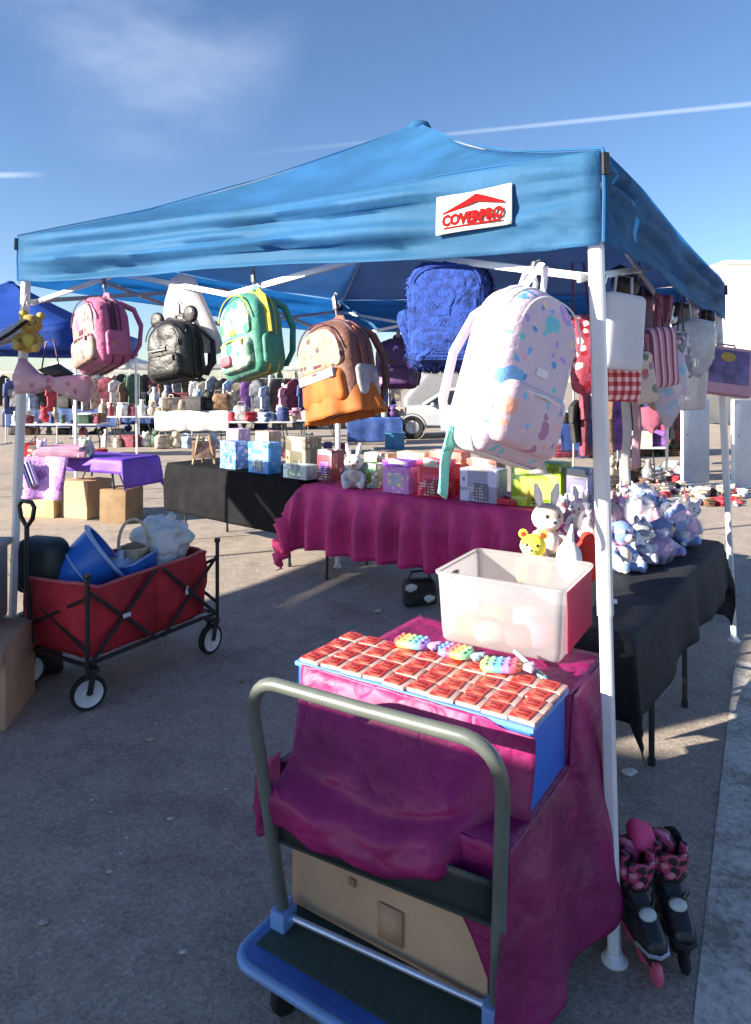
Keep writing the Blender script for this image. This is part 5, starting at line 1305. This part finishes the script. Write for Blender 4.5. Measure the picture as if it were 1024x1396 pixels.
m_lime = C(140, 175, 20, 'lime card'); m_gryc = C(165, 165, 195, 'grey white card'); m_olive = C(90, 85, 65, 'olive card'); m_mrn = C(120, 45, 65, 'maroon card'); m_brn = C(120, 65, 45, 'brown card'); m_tanc = C(190, 140, 110, 'tan card'); m_grn = spots('mint card', lin(150, 190, 160), [lin(230, 240, 230), lin(110, 150, 110)], 24, .4, .6)
def YF(px): # depth of the fuchsia table at a pixel column, a little behind its front edge
    k = (px-CX)/F; d_ = pB-pA; t_ = (k*pA.y-pA.x)/(d_.x-k*d_.y); return (pA+d_*t_).y
def YB(px):
    k = (px-CX)/F; d_ = pD-pC; t_ = (k*pC.y-pC.x)/(d_.x-k*d_.y); return (pC+d_*t_).y
def zpx(z, Y): return HY+F*(HC-z)/Y
def onF(px0, px1, py0, mat, label, off=.12, **k):
    Y = YF((px0+px1)/2)+off; return goodbox(label, px0, px1, py0, zpx(.795, Y), Y, mat, rz=angf, **k)
def onB(px0, px1, py0, mat, label, off=.12, **k):
    Y = YB((px0+px1)/2)+off; return goodbox(label, px0, px1, py0, zpx(.81, Y), Y, mat, rz=angb, **k)
onF(526, 569, 629, m_lil, 'lilac gift box with a purple lid on the fuchsia table', .10, lid=m_ppl, art=m_art1)
onF(574, 618, 628, m_rcard, 'red gift box with a hot pink lid between the lilac and grey boxes', .10, lid=m_pnk, art=m_pnk)
onF(486, 524, 632, m_grn, 'mint and white printed box at the left of the fuchsia table', .22, art=m_lime)
onF(634, 690, 640, m_gryc, 'plain grey white box under the pastel backpack', .12, dep=.18)
onF(642, 688, 626, m_brn, 'brown carton standing behind the grey white box', .36)
onF(706, 778, 632, m_lime, 'lime green box at the right end of the fuchsia table', .16, lid=C(110, 140, 15, 'dark lime card'), art=m_yl2, dep=.2)
onF(782, 812, 640, C(100, 95, 140, 'slate violet card'), 'slate violet box behind the corner leg', .16, art=m_gryc)
onF(500, 540, 618, m_tanc, 'tan carton at the back of the fuchsia table, left', .42)
onF(545, 590, 617, C(190, 155, 110, 'buff carton'), 'buff carton at the back of the fuchsia table, above the lilac box', .45)
onF(590, 640, 616, C(205, 90, 75, 'coral card'), 'coral box at the back, above the red one', .42)
Y = YF(660)-.02+.10
t = thing('display_tray', 'flat crimson tray in front of the grey white box', 'tray', (at(672, 686, Y).x, Y+.06, .795), (0, 0, angf))
b = MB(); b.box((0, 0, .012), (.42, .12, .02), 0, .005); b.box((0, -.057, .03), (.42, .006, .03), 0, .002); b.box((0, .057, .03), (.42, .006, .03), 0, .002); b.build('tray_body', m_rcard, t)
p = at(482, 655, YF(482)+.15); plush('cream white soft toy standing by the rear canopy leg', (m_whp, m_whp, m_pastel_cream), (p.x, p.y, .795), (0, 0, 0), .30, 'long', seed=21)
onB(338, 380, 604, m_blu, 'sky blue box with a tan top on the black table', .10, lid=m_blu, art=C(165, 205, 220, 'pale aqua card'))
onB(300, 334, 602, m_blu2, 'blue printed box left of the sky blue one', .14, art=m_blu)
onB(392, 432, 596, m_olive, 'olive box with a brown lid on the black table', .25, lid=C(120, 105, 85, 'taupe lid'), dep=.2)
onB(436, 464, 614, m_mrn, 'maroon box next to the rear canopy leg', .15, art=m_ppl)
onB(386, 432, 634, C(170, 195, 200, 'pale aqua tray'), 'low pale aqua box in front of the olive one', .05, art=m_grn)
onB(350, 378, 588, m_tanc, 'tan carton peeping over the sky blue box', .36)
onB(310, 336, 585, spots('floral card', lin(190, 160, 190), [lin(230, 190, 200), lin(140, 150, 190)], 26, .4, .6), 'pale floral box behind the blue printed box', .38)
t = thing('wooden_stand', 'light wooden stand with a slanted board at the left end of the black table', 'stand', (at(278, 630, 7.25).x, 7.25, .81), (0, 0, .3))
m_wood = M('pale wood', (.42, .27, .15), .6, .3, 4, .2, 40, streak=(1, 1, 8))
b = MB(); b.bar((-.11, 0, 0), (-.05, .02, .30), .025, .02); b.bar((.11, 0, 0), (.05, .02, .30), .025, .02); b.bar((0, .16, 0), (0, .02, .28), .025, .02); b.build('stand_leg', m_wood, t)
b = MB(); b.box((0, -.02, .15), (.24, .012, .18), 0, .004, T=Matrix.Rotation(rad(-12), 4, 'X')); b.build('board', M('wood picture', (.35, .22, .14), .6, .4, 15), t)
# black and white bag by the bin
t = thing('shoulder_bag', 'small black bag with white patches on the ground under the fuchsia table edge', 'bag', gp(572, 824), (0, 0, .3))
b = MB(); b.pillow(arch(.26, .20, .05, .02), .14, 4, 5, T=Matrix.Translation((0, 0, .10)), nz=.01, nf=10); b.tube([(-.1, 0, .17), (-.06, 0, .25), (.06, 0, .25), (.1, 0, .17)], .009, 6); b.build('bag_body', m_bk, t)
for (x, z_) in ((-.09, .15), (.05, .06)):
    b = MB(); b.blob((x, -.066, z_), (.045, .012, .028), 14, 8, nz=.5); b.build('white_patch', m_white, t)

# ------------------------------------------------------------------ purple table at the far left
pG = Vector((-4.05, 8.55, 0)); pH = Vector((-2.92, 8.05, 0))
tb_p, Lp, angp, cp_ = folding_table('folding table under the violet cloth at the far left', pG, pH, .6, .76)
cloth_on('violet cloth on the far left table, its right corner trailing low', 'tablecloth', tb_p, Lp, .6, .765, (.1, .34, .17, .2), m_violet, amp=.02, nfold=5, seed=3)
m_lav = spots('lavender towel', lin(205, 150, 225), [lin(190, 125, 215), lin(225, 185, 240), lin(150, 90, 170)], 7, .4, .5)
t0 = at(58, 622, 8.15)
b = MB(); b.grid(lambda u, v: Vector(((u-.5)*.62*(1-.25*v), -.05*v-.02*math.sin(u*9), -.50*v-.05*(u-.5)**2)), 16, 12)
o = b.build('towel', m_lav, None, thick=.006); o.location = t0; tag(o, 'lavender patterned towel hanging from the left of the violet table', 'towel')
b = MB(); b.grid(lambda u, v: Vector(((u-.5)*.12, .02*math.sin(u*20), -.30*v)), 10, 6); o = b.build('towel', stripes('navy stripe', [lin(60, 40, 120), lin(200, 200, 225)], 0, 22, .8), None, thick=.006); o.location = at(34, 630, 8.08); o.rotation_euler = (0, -.35, 0); tag(o, 'navy and white striped towel beside the lavender one', 'towel')
for k, (px, py, Y, sx, sy, sz, m_, lab) in enumerate([(112, 702, 8.5, .42, .4, .46, m_card, 'brown carton under the violet table, left'), (160, 704, 8.2, .36, .35, .40, M('umber card', (.22, .14, .07), .85, .15), 'umber carton under the violet table, right'), (56, 697, 8.6, .5, .4, .34, M('yellow wood crate', (.6, .45, .2), .7, .2), 'yellow crate under the lavender towel')]):
    p = gp(px, py) if False else at(px, py, Y); t = thing('carton', lab, 'carton', (p.x, Y+.15, 0), (0, 0, angp+.1*k)); b = MB(); b.box((0, 0, sz/2), (sx, sy, sz), 0, .008, jit=.006); b.build('carton_body', m_, t)
    b = MB(); b.box((0, 0, sz+.003), (sx*.98, .06, .003), 0, .001); b.build('tape', m_tape, t)
p = at(88, 612, 8.35); b = MB(); b.box((0, 0, .05), (.62, .35, .1), .1, .03, seg=3, jit=.01); b.box((.02, 0, .11), (.5, .3, .05), -.1, .02, jit=.01); o = b.build('folded_cloth', M('dusty rose cloth', (.5, .26, .38), .85, .25, bump=.5)); o.location = (p.x, p.y, .768); tag(o, 'folded dusty rose cloths on the violet table', 'cloth')
p = at(116, 610, 8.3); plush('pale green and white soft toy on the violet table', (M('pale green plush', (.5, .62, .45), .9), m_whp, m_whp), (p.x, p.y, .768), (0, 0, .2), .24, 'round', seed=30)
p = at(57, 612, 8.3); plush('lilac soft toy sitting above the lavender towel', (pl_, pl_, m_whp), (p.x, p.y, .768), (0, 0, 0), .22, 'round', seed=31)

# ------------------------------------------------------------------ far stalls
COLS = {'black': (.02, .02, .022), 'white': (.75, .75, .74), 'red': (.5, .03, .05), 'navy': (.03, .05, .18), 'grey': (.25, .25, .27), 'cream': (.62, .54, .42), 'brown': (.2, .11, .06), 'pink': (.62, .25, .36), 'dark green': (.04, .10, .06), 'pale blue': (.35, .48, .68), 'maroon': (.2, .03, .06), 'beige': (.45, .36, .27), 'purple': (.16, .06, .26)}
CM = {k: M(k+' goods', c_, .7, .45, 9, .4, 40, crease=.6, cscale=7) for k, c_ in COLS.items()}
used = set()
def mk_box(b, s): b.box((0, 0, s*.4), (s*1.2, s*.8, s*.8), 0, .01); b.box((0, 0, s*.78), (s*1.24, s*.84, s*.14), 0, .01)
def mk_stack(b, s):
    for i in range(4): b.box((rnd.uniform(-.02, .02), 0, s*(.1+.18*i)), (s*1.2, s, s*.17), rnd.uniform(-.15, .15), .02, seg=2, jit=.008)
def mk_bag(b, s): b.pillow(arch(s*1.1, s, s*.25, s*.1, 4), s*.6, 4, 4, T=Matrix.Translation((0, 0, s*.5)), nz=.02, nf=8); b.tube([(-s*.3, 0, s*.9), (-s*.2, 0, s*1.25), (s*.2, 0, s*1.25), (s*.3, 0, s*.9)], .012, 5)
def mk_bottle(b, s): b.lathe([(0, 0), (s*.28, 0), (s*.3, .02), (s*.3, s*.7), (s*.12, s*.95), (s*.12, s*1.1), (s*.15, s*1.1), (s*.15, s*1.22), (0, s*1.22)], 12)
def mk_toy(b, s): b.blob((0, 0, s*.35), (s*.4, s*.36, s*.38), 12, 8, nz=.1); b.blob((0, 0, s*.9), (s*.3, s*.3, s*.28), 12, 8); b.blob((s*.2, 0, s*1.15), (s*.1, s*.08, s*.12), 8, 5); b.blob((-s*.2, 0, s*1.15), (s*.1, s*.08, s*.12), 8, 5)
def mk_shoe(b, s): b.blob((0, 0, s*.16), (s*.22, s*.6, s*.16), 14, 8, p=2.6); b.blob((0, s*.3, s*.32), (s*.19, s*.26, s*.26), 12, 7); b.box((0, 0, .015), (s*.46, s*1.2, .03), 0, .012)
def mk_basket(b, s): b.lathe([(0, 0), (s*.42, 0), (s*.55, s*.55), (s*.6, s*.58), (s*.52, s*.6), (s*.4, .04), (0, .04)], 16); b.blob((0, 0, s*.5), (s*.45, s*.45, s*.25), 12, 7, nz=.4, nf=4)
def mk_jar(b, s): b.lathe([(0, 0), (s*.35, 0), (s*.4, .03), (s*.4, s*.6), (s*.3, s*.7), (s*.34, s*.72), (s*.34, s*.85), (0, s*.85)], 14)
KINDS = {'lidded box': (mk_box, 'box', 'goods_box'), 'stack of folded clothes': (mk_stack, 'clothes', 'folded_clothes'), 'handbag': (mk_bag, 'bag', 'handbag'), 'tall bottle': (mk_bottle, 'bottle', 'bottle'), 'soft toy': (mk_toy, 'toy', 'soft_toy'), 'shoe': (mk_shoe, 'shoe', 'shoe'), 'filled basket': (mk_basket, 'basket', 'basket'), 'squat jar': (mk_jar, 'jar', 'jar')}
def good(where, x, y, z, s, colr=None, kind=None, group=None):
    for _ in range(60):
        c_ = colr or rnd.choice(list(COLS)); k = kind or rnd.choice(list(KINDS))
        lab = '%s %s %s' % (c_, k, where)
        if lab not in used: break
    else: return
    used.add(lab); fn, cat, nm = KINDS[k]
    b = MB(); fn(b, s); o = b.build(nm, CM[c_]); o.location = (x, y, z); o.rotation_euler = (0, 0, rnd.uniform(-.6, .6)); tag(o, lab, cat, group)
def stall(px0, px1, Y, z, label, where, n, sizes=(.14, .32), top=None, cloth=None, cols=None, under=0, rows=2, dep=.75):
    a, c_ = at(px0, 520, Y), at(px1, 520, Y)
    t, Lx, ang, cc = folding_table(label, (a.x, Y, 0), (c_.x, Y, 0), dep, z, top)
    if cloth: cloth_on(cloth[1], 'tablecloth', t, Lx, dep, z+.006, (.1, .1, cloth[2], .2), cloth[0], amp=.03, nfold=6, seed=px0, step=.06)
    for i in range(n):
        x = a.x+(c_.x-a.x)*((i+.5)/n+rnd.uniform(-.3, .3)/n); y = Y+.15+(i % rows)*(dep-.3)/max(1, rows-1)
        good(where, x, y, z+(.012 if cloth else .0), rnd.uniform(*sizes), rnd.choice(cols) if cols else None)
    for i in range(under):
        x = a.x+(c_.x-a.x)*((i+.5)/under+rnd.uniform(-.3, .3)/under)
        good('under '+where[3:] if where.startswith('on ') else where, x, Y+.2+rnd.uniform(0, .35), 0, rnd.uniform(.22, .4), rnd.choice(cols) if cols else None)
m_ttop = M('worn white tabletop', (.62, .63, .62), .45, .12); m_whsheet = M('white sheet', (.72, .70, .66), .8, .1, crease=.6, cscale=3)
stall(14, 132, 15.0, .76, 'long white folding table left of the pink backpack', 'on the long white table at the far left', 15, top=m_ttop, under=9)
stall(132, 215, 17.5, .80, 'white folding table below the pink backpack', 'on the table below the pink backpack', 12, (.2, .42), top=m_ttop, under=6, cols=['black', 'white', 'grey', 'cream', 'maroon', 'beige', 'dark green'])
stall(212, 312, 17.0, .95, 'table under a white sheet behind the sheer white bag', 'on the table behind the sheer white bag', 12, (.22, .45), cloth=(m_whsheet, 'white sheet hanging from the table behind the sheer white bag', .5), under=7, cols=['white', 'cream', 'grey', 'black', 'beige', 'pale blue', 'brown'])
stall(312, 400, 15.2, .80, 'folding table beyond the sky blue box', 'on the table beyond the sky blue box', 13, (.18, .36), top=m_ttop, under=6)
stall(398, 468, 16.2, .78, 'folding table below the brown backpack', 'on the table below the brown backpack', 9, (.18, .38), top=m_ttop, under=5)
m_tarp = M('blue tarpaulin', (.03, .07, .24), .5, .25, bump=.5)
stall(474, 548, 18.4, .72, 'table wrapped in a blue tarpaulin next to the white car', 'on the blue tarpaulin table', 10, (.2, .42), cloth=(m_tarp, 'dark blue tarpaulin hanging to the ground next to the white car', .66), cols=['beige', 'cream', 'brown', 'white', 'black', 'purple'])
b = MB(); b.box((0, 0, .2), (.48, .4, .4), 0, .02); b.box((0, 0, .38), (.52, .44, .05), 0, .012); o = b.build('storage_box', M('teal blue plastic', (.05, .20, .36), .4)); o.location = at(538, 600, 17.4).xyz*1; o.location.z = 0; tag(o, 'teal blue storage box on the ground beside the car wheel', 'storage box')
stall(836, 912, 11.2, .62, 'low table of clothes behind the teardrop balloon', 'on the low table behind the balloon', 12, (.16, .3), under=5)
# garment racks
def garment(mat, w, h, seed):
    b = MB()
    o_ = [(-w*.16, h*.5), (-w*.5, h*.40), (-w*.56, h*.05), (-w*.42, h*.05), (-w*.4, -h*.5), (w*.4, -h*.5), (w*.42, h*.05), (w*.56, h*.05), (w*.5, h*.40), (w*.16, h*.5)][::-1]
    b.pillow(o_, .10, 4, 4, nz=.045, nf=5, seed=seed); return b
def rack(label, where, px0, px1, Y, ztop, gh, cols, n):
    a, c_ = at(px0, 520, Y), at(px1, 520, Y); t = thing('garment_rack', label, 'clothes rack', ((a.x+c_.x)/2, Y, 0)); W = c_.x-a.x
    b = MB(); b.tube([(-W/2, 0, .02), (-W/2, 0, ztop), (W/2, 0, ztop), (W/2, 0, .02)], .016, 8)
    for s_ in (-1, 1): b.tube([(s_*W/2, -.3, .02), (s_*W/2, .3, .02)], .016, 8)
    b.build('frame', m_alu, t)
    for i in range(n):
        k = cols[i % len(cols)]; x = -W/2+W*(i+.5)/n
        lab = '%s garment %s, hung %s' % (k, where, ['at its left end', 'left of its middle', 'at its middle', 'right of its middle', 'at its right end'][min(4, int(5*i/n))])
        if lab in used: lab = lab.replace(', hung at', ', second one at').replace(', hung left', ', second left').replace(', hung right', ', second right')
        used.add(lab)
        b = garment(None, rnd.uniform(.32, .5), gh*rnd.uniform(.55, 1.15), i); b.tube([(0, 0, gh*.48), (0, 0, gh*.56), (.02, 0, gh*.58)], .004, 5); o = b.build('garment', CM[k]); o.location = (t.location.x+x, Y+rnd.uniform(-.03, .03), ztop-gh*.56); o.rotation_euler = (0, 0, rad(rnd.uniform(5, 85))); tag(o, lab, 'garment')
rack('clothes rack of dark garments behind the gingham bag', 'on the dark rack behind the gingham bag', 782, 846, 10.0, 1.62, .95, ['black', 'maroon', 'navy', 'grey', 'brown', 'purple'], 6)
rack('clothes rack behind the teardrop balloon', 'on the rack behind the balloon', 850, 930, 13.5, 1.75, 1.0, ['black', 'maroon', 'red', 'pink', 'white', 'dark green', 'navy'], 7)
rack('clothes rack left of the pink backpack', 'on the rack at the far left', 8, 78, 18.5, 1.75, .9, ['navy', 'grey', 'white', 'pale blue', 'black', 'red'], 6)
rack('clothes rack behind the black backpack', 'on the rack behind the black backpack', 100, 190, 20.5, 1.9, 1.0, ['black', 'grey', 'beige', 'maroon', 'white', 'brown', 'dark green'], 7)
rack('clothes rack right of the sheer white bag', 'on the rack near the green backpack', 262, 330, 20.0, 1.8, 1.0, ['white', 'cream', 'grey', 'black', 'pale blue', 'beige'], 6)
rack('clothes rack behind the green backpack', 'on the rack behind the green backpack', 330, 420, 19.0, 1.75, .95, ['purple', 'grey', 'pale blue', 'black', 'pink', 'maroon', 'navy'], 7)
rack('clothes rack left of the white car', 'on the rack left of the car', 455, 530, 21.5, 1.8, 1.0, ['black', 'beige', 'white', 'grey', 'brown', 'navy'], 6)
dark = ['black', 'grey', 'navy', 'brown', 'maroon', 'black', 'white', 'dark green', 'black', 'beige']
stall(5, 160, 21.5, .85, 'second row table at the far left', 'on the second row table at the far left', 16, (.25, .55), cloth=(m_blackcloth if 32 % 2 else m_tarp, 'dark blue cloth skirting the second row table at the far left', .6), under=10, cols=dark)
stall(165, 300, 23.0, .85, 'second row table behind the black backpack', 'on the second row table behind the black backpack', 14, (.3, .6), cloth=(m_blackcloth if 42 % 2 else m_tarp, 'dark blue cloth skirting the second row table behind the black backpack', .6), under=9, cols=dark)
stall(300, 420, 24.0, .85, 'second row table behind the green backpack', 'on the second row table behind the green backpack', 14, (.3, .6), cloth=(m_blackcloth if 42 % 2 else m_tarp, 'dark blue cloth skirting the second row table behind the green backpack', .6), under=9, cols=dark)
stall(420, 540, 24.5, .85, 'second row table behind the brown backpack', 'on the second row table behind the brown backpack', 12, (.3, .6), cloth=(m_blackcloth if 42 % 2 else m_tarp, 'dark blue cloth skirting the second row table behind the brown backpack', .6), under=9, cols=dark)
stall(765, 850, 15.0, .75, 'table behind the dark garments', 'on the table behind the dark garments', 9, (.2, .45), cloth=(m_blackcloth if 30 % 2 else m_tarp, 'dark blue cloth skirting the table behind the dark garments', .6), under=6, cols=dark)
stall(850, 940, 15.5, .75, 'table behind the balloon rack', 'on the table behind the balloon rack', 9, (.2, .45), cloth=(m_blackcloth if 29 % 2 else m_tarp, 'black cloth skirting the table behind the balloon rack', .6), under=8, cols=dark)
rack('long clothes rack in the third row at the far left', 'on the far rack, far left', 0, 130, 26.0, 2.0, 1.2, dark, 12)
rack('long clothes rack in the third row beyond the black backpack', 'on the far rack past the black backpack', 150, 290, 27.0, 2.1, 1.3, dark[::-1], 13)
rack('long clothes rack in the third row beyond the green backpack', 'on the far rack past the green backpack', 300, 430, 27.5, 2.1, 1.3, dark, 12)
rack('long clothes rack in the third row left of the car', 'on the far rack left of the car', 430, 545, 28.0, 2.0, 1.3, dark[::-1], 11)
rack('dark clothes rack right of the corner leg', 'on the rack right of the corner leg', 842, 930, 12.2, 1.70, 1.05, ['black', 'maroon', 'black', 'navy', 'brown', 'red'], 8)
# heap of small goods on the ground before the pale panels
seen = {}
for i in range(170):
    px = rnd.uniform(832, 1026); py = 642+ (rnd.random())*44
    if i % 2: px = rnd.uniform(836, 940); py = rnd.uniform(636, 680)
    if px > 935: py = rnd.uniform(666, 690)
    p = gp(px, py); c_ = rnd.choice(['white', 'pink', 'red', 'brown', 'cream', 'grey', 'beige', 'pale blue', 'black', 'maroon', 'white', 'cream'])
    side = 'before the pale panels' if px > 925 else 'left of the pale panels'
    b = MB(); s_ = rnd.uniform(.08, .15)
    (mk_shoe if i % 3 else mk_stack)(b, s_*1.2)
    nm, cat = ('shoe', 'shoe') if i % 3 else ('folded_clothes', 'clothes')
    o = b.build(nm, CM[c_]); o.location = (p.x, p.y, 0); o.rotation_euler = (0, 0, rnd.uniform(0, 6))
    tag(o, '%s small %s lying on the ground %s' % (c_, 'shoe' if cat == 'shoe' else 'pile of clothes', side), cat, '%s small %s on the ground %s' % (c_, 'shoes' if cat == 'shoe' else 'clothes', side))
# pale panels
m_panel = M('grey white panel', (.55, .58, .64), .5, .06, bump=.1)
for k, (px0, px1, lab) in enumerate([(934, 987, 'grey white display panel left of the rear canopy leg'), (989, 1050, 'grey white display panel right of the rear canopy leg')]):
    Y = 10.95; a, c_ = at(px0, 665, Y), at(px1, 545, Y); W = c_.x-a.x
    t = thing('notice_board', lab, 'board', ((a.x+c_.x)/2, Y+.30*(1-k), 0), (0, 0, rad(27)))
    b = MB(); b.box((0, 0, .70), (W, .04, 1.35), 0, .006); b.build('board', m_panel, t)
    b = MB(); b.box((0, 0, 1.38), (W+.02, .055, .03), 0, .006); b.box((-W/2, 0, .70), (.03, .055, 1.35), 0, .006); b.box((0, .15, .02), (W*.7, .4, .03), 0, .006); b.build('edge_trim', m_white, t)
    b = MB(); b.blob((-W*.35, -.022, .82), (.012, .006, .012), 8, 5); b.build('knob', m_black, t)

# ------------------------------------------------------------------ white car, van, building, far canopies
m_vanp = M('pale grey van paint', (.24, .24, .25), .35, .05, bump=0); m_carp = M('white car paint', (.42, .43, .45), .28, .04, bump=0, coat=.6); m_glass = M('dark tinted glass', (.015, .018, .022), .08, .1, bump=0, spec=.8); m_trim = M('dark trim', (.02, .02, .022), .5)
def car(label, loc, rz):
    t = thing('parked_car', label, 'car', loc, (0, 0, rz))
    # nose to -x, side to -y ; profile in xz
    low = [(-2.2, .38), (-2.22, .6), (-2.1, .78), (-1.6, .90), (-1.0, .98), (.0, 1.0), (1.2, 1.02), (1.9, 1.02), (2.2, .95), (2.25, .6), (2.2, .36)]
    b = MB(); T = Matrix.Identity(4)
    o_ = low[::-1]
    b.pillow([(x, z) for x, z in o_], 1.78, 22, 12, T=T)
    b.build('car_body', m_carp, t)
    b = MB(); cab = [(-1.05, .96), (-.35, 1.40), (.3, 1.47), (1.1, 1.44), (1.95, 1.0)]
    vs = []; fs = []
    for s_ in (-1, 1):
        for (x, z) in cab: vs.append((x, s_*(.80-.17*(z-.96)/.5), z))
    n = len(cab)
    for i in range(n-1): fs.append((i, i+1, n+i+1, n+i))
    fs += [tuple(range(n))[::-1], tuple(range(n, 2*n))]
    b.add(vs, fs); b.build('window_glass', m_glass, t)
    b = MB()
    for s_ in (-1, 1):
        pts = [Vector((x, s_*(.805-.17*(z-.96)/.5), z)) for x, z in cab]
        b.tube(pts, .035, 6); b.bar(pts[2]+Vector((.02, 0, 0)), (.15, s_*.81, .97), .05, .03)
    b.box((.35, 0, 1.465), (1.5, 1.24, .03), 0, .012); b.build('roof', m_carp, t)
    for x in (-1.35, 1.35):
        for s_ in (-1, 1):
            T = Matrix.Translation((x, s_*.80, .345)) @ Matrix.Rotation(pi/2, 4, 'X')
            b = MB(); b.lathe([(.2, -.1), (.32, -.11), (.345, -.07), (.345, .07), (.32, .11), (.2, .1)], 28, T=T, ring=True); w_ = b.build('tyre', m_rubber, t)
            b = MB(); b.lathe([(0, -.06), (.06, -.09), (.21, -.075), (.22, -.1), (.22, .1), (.21, .075), (.06, .09), (0, .06)], 20, T=T); b.build('rim', m_alu, w_)
            b = MB(); b.lathe([(.37, -.085), (.40, -.10), (.40, .10), (.37, .085)], 28, T=T, ring=True); b.build('wheel_arch', m_trim, t)
    for s_ in (-1, 1):
        b = MB(); b.blob((-2.08, s_*.66, .70), (.16, .16, .08), 14, 8); b.build('headlight', M('headlight lens', (.5, .5, .5), .1, coat=1), t)
        b = MB(); b.box((.1, s_*.892, .82), (.14, .02, .025), 0, .008); b.build('door_handle', m_carp, t)
        b = MB(); b.tube([(-.30, s_*.891, .42), (-.36, s_*.893, .7), (-.32, s_*.886, .95)], .004, 4); b.tube([(.75, s_*.891, .42), (.78, s_*.893, .7), (.75, s_*.886, .95)], .004, 4); b.build('door_seam', m_trim, t)
        b = MB(); b.blob((-.75, s_*.98, 1.0), (.07, .1, .07), 10, 7); b.build('side_mirror', m_carp, t)
    b = MB(); b.box((-2.2, 0, .5), (.05, 1.0, .14), 0, .01); b.build('grille', m_trim, t)
    return t
wc = gp(565, 599); car('white car parked behind the furry blue backpack, nose to the left', (wc.x+1.35, wc.y+.9, 0), rad(-4))
def van(label, loc, rz):
    t = thing('parked_van', label, 'van', loc, (0, 0, rz))
    o_ = [(-2.4, .4), (-2.45, .9), (-2.2, 1.2), (-1.5, 2.05), (-1.2, 2.15), (2.3, 2.15), (2.4, 2.0), (2.4, .4)][::-1]
    b = MB(); b.pillow(o_, 1.95, 16, 9); b.build('van_body', m_vanp, t)
    b = MB()
    for s_ in (-1, 1): b.pillow([(-1.75, 1.25), (-1.3, 1.85), (-.4, 1.9), (-.4, 1.25)][::-1], .03, 6, 3, T=Matrix.Translation((0, s_*.955, 0)))
    b.build('window_glass', m_glass, t)
    for x in (-1.5, 1.5):
        for s_ in (-1, 1):
            T = Matrix.Translation((x, s_*.88, .36)) @ Matrix.Rotation(pi/2, 4, 'X'); b = MB(); b.lathe([(0, -.08), (.2, -.08), (.33, -.11), (.36, -.07), (.36, .07), (.33, .11), (.2, .08), (0, .08)], 22, T=T); b.build('tyre', m_rubber, t)
    return t
van('pale grey van far behind the white car', (at(625, 520, 31).x, 31, 0), 0)
van('pale grey van beyond the stalls at the left', (at(70, 520, 36).x, 36, 0), rad(4))
m_bld = M('cream stucco', (.70, .65, .54), .8, .08, .8, .2, 20)
t = thing('building', 'cream flat roofed building at the right edge beyond the canopy', 'building', (at(990, 520, 27).x+6, 32, 0))
b = MB(); b.box((0, 0, 3.1), (12, 10, 6.2), 0, .03); b.build('wall', m_bld, t)
b = MB(); b.box((0, 0, 6.28), (12.1, 10.1, .17), 0, .03); b.build('parapet', m_white, t)
for i in range(3):
    b = MB(); b.box((-4+4*i, -5.01, 3.6), (1.6, .06, 1.4), 0, .02); w_ = b.build('window', m_glass, t); b = MB(); b.box((-4+4*i, -5.04, 2.84), (1.8, .14, .1), 0, .02); b.build('sill', m_white, w_)
b = MB(); b.box((-2, -5.02, 1.1), (1.1, .08, 2.2), 0, .02); b.build('door', m_trim, t)
def simple_canopy(label, x, y, s_, rz, fab, sy=None, ze=2.15, zt=2.5, zp=3.2, group=None, leg=.04):
    cs = []
    for (a, b_) in ((1, -1), (1, 1), (-1, 1), (-1, -1)):
        q = Matrix.Rotation(rz, 3, 'Z') @ Vector((a*s_/2, b_*(sy or s_)/2, 0)); cs.append((Vector((x+q.x, y+q.y, zt)), Vector((x+q.x, y+q.y, ze))))
    return canopy(label, cs, (x, y, zp), fab, leg, detail=False, group=group)
cB = at(95, 520, 9.6)
simple_canopy('royal blue canopy at the far left behind the pink backpack', cB.x-1.55, 11.0, 3.1, rad(4), m_roof_blue, None, 2.12, 2.45, 3.25)
simple_canopy('white canopy far behind the sheer white bag', at(270, 520, 29).x, 29, 3.4, .2, m_roof_white, None, 2.2, 2.45, 3.1)
simple_canopy('white canopy far behind the brown backpack', at(440, 520, 33).x, 33, 3.4, .1, m_roof_white, None, 2.2, 2.45, 3.1)
simple_canopy('white canopy far behind the left canopy leg', at(150, 520, 30).x, 30, 3.4, -.1, m_roof_white, None, 2.2, 2.45, 3.1)
simple_canopy('white canopy far behind the gingham bag', at(850, 520, 26).x, 26, 3.4, .3, m_roof_white, None, 2.2, 2.45, 3.1)

# ------------------------------------------------------------------ unseen canopies added at the left, placed so their roofs shade the front
simple_canopy('neighbouring white canopy out of view at the left, added to shade the truck', *SHADE_TENT_A, m_roof_white, sy=3.2)
simple_canopy('neighbouring blue canopy out of view, added to shade the ground by the wagon', *SHADE_TENT_B, m_roof_blue)
for k, v in LABELS.items():
    if len(v) > 1 and not any(bpy.data.objects[n].get('group') for n in v): print('DUP', k, v)
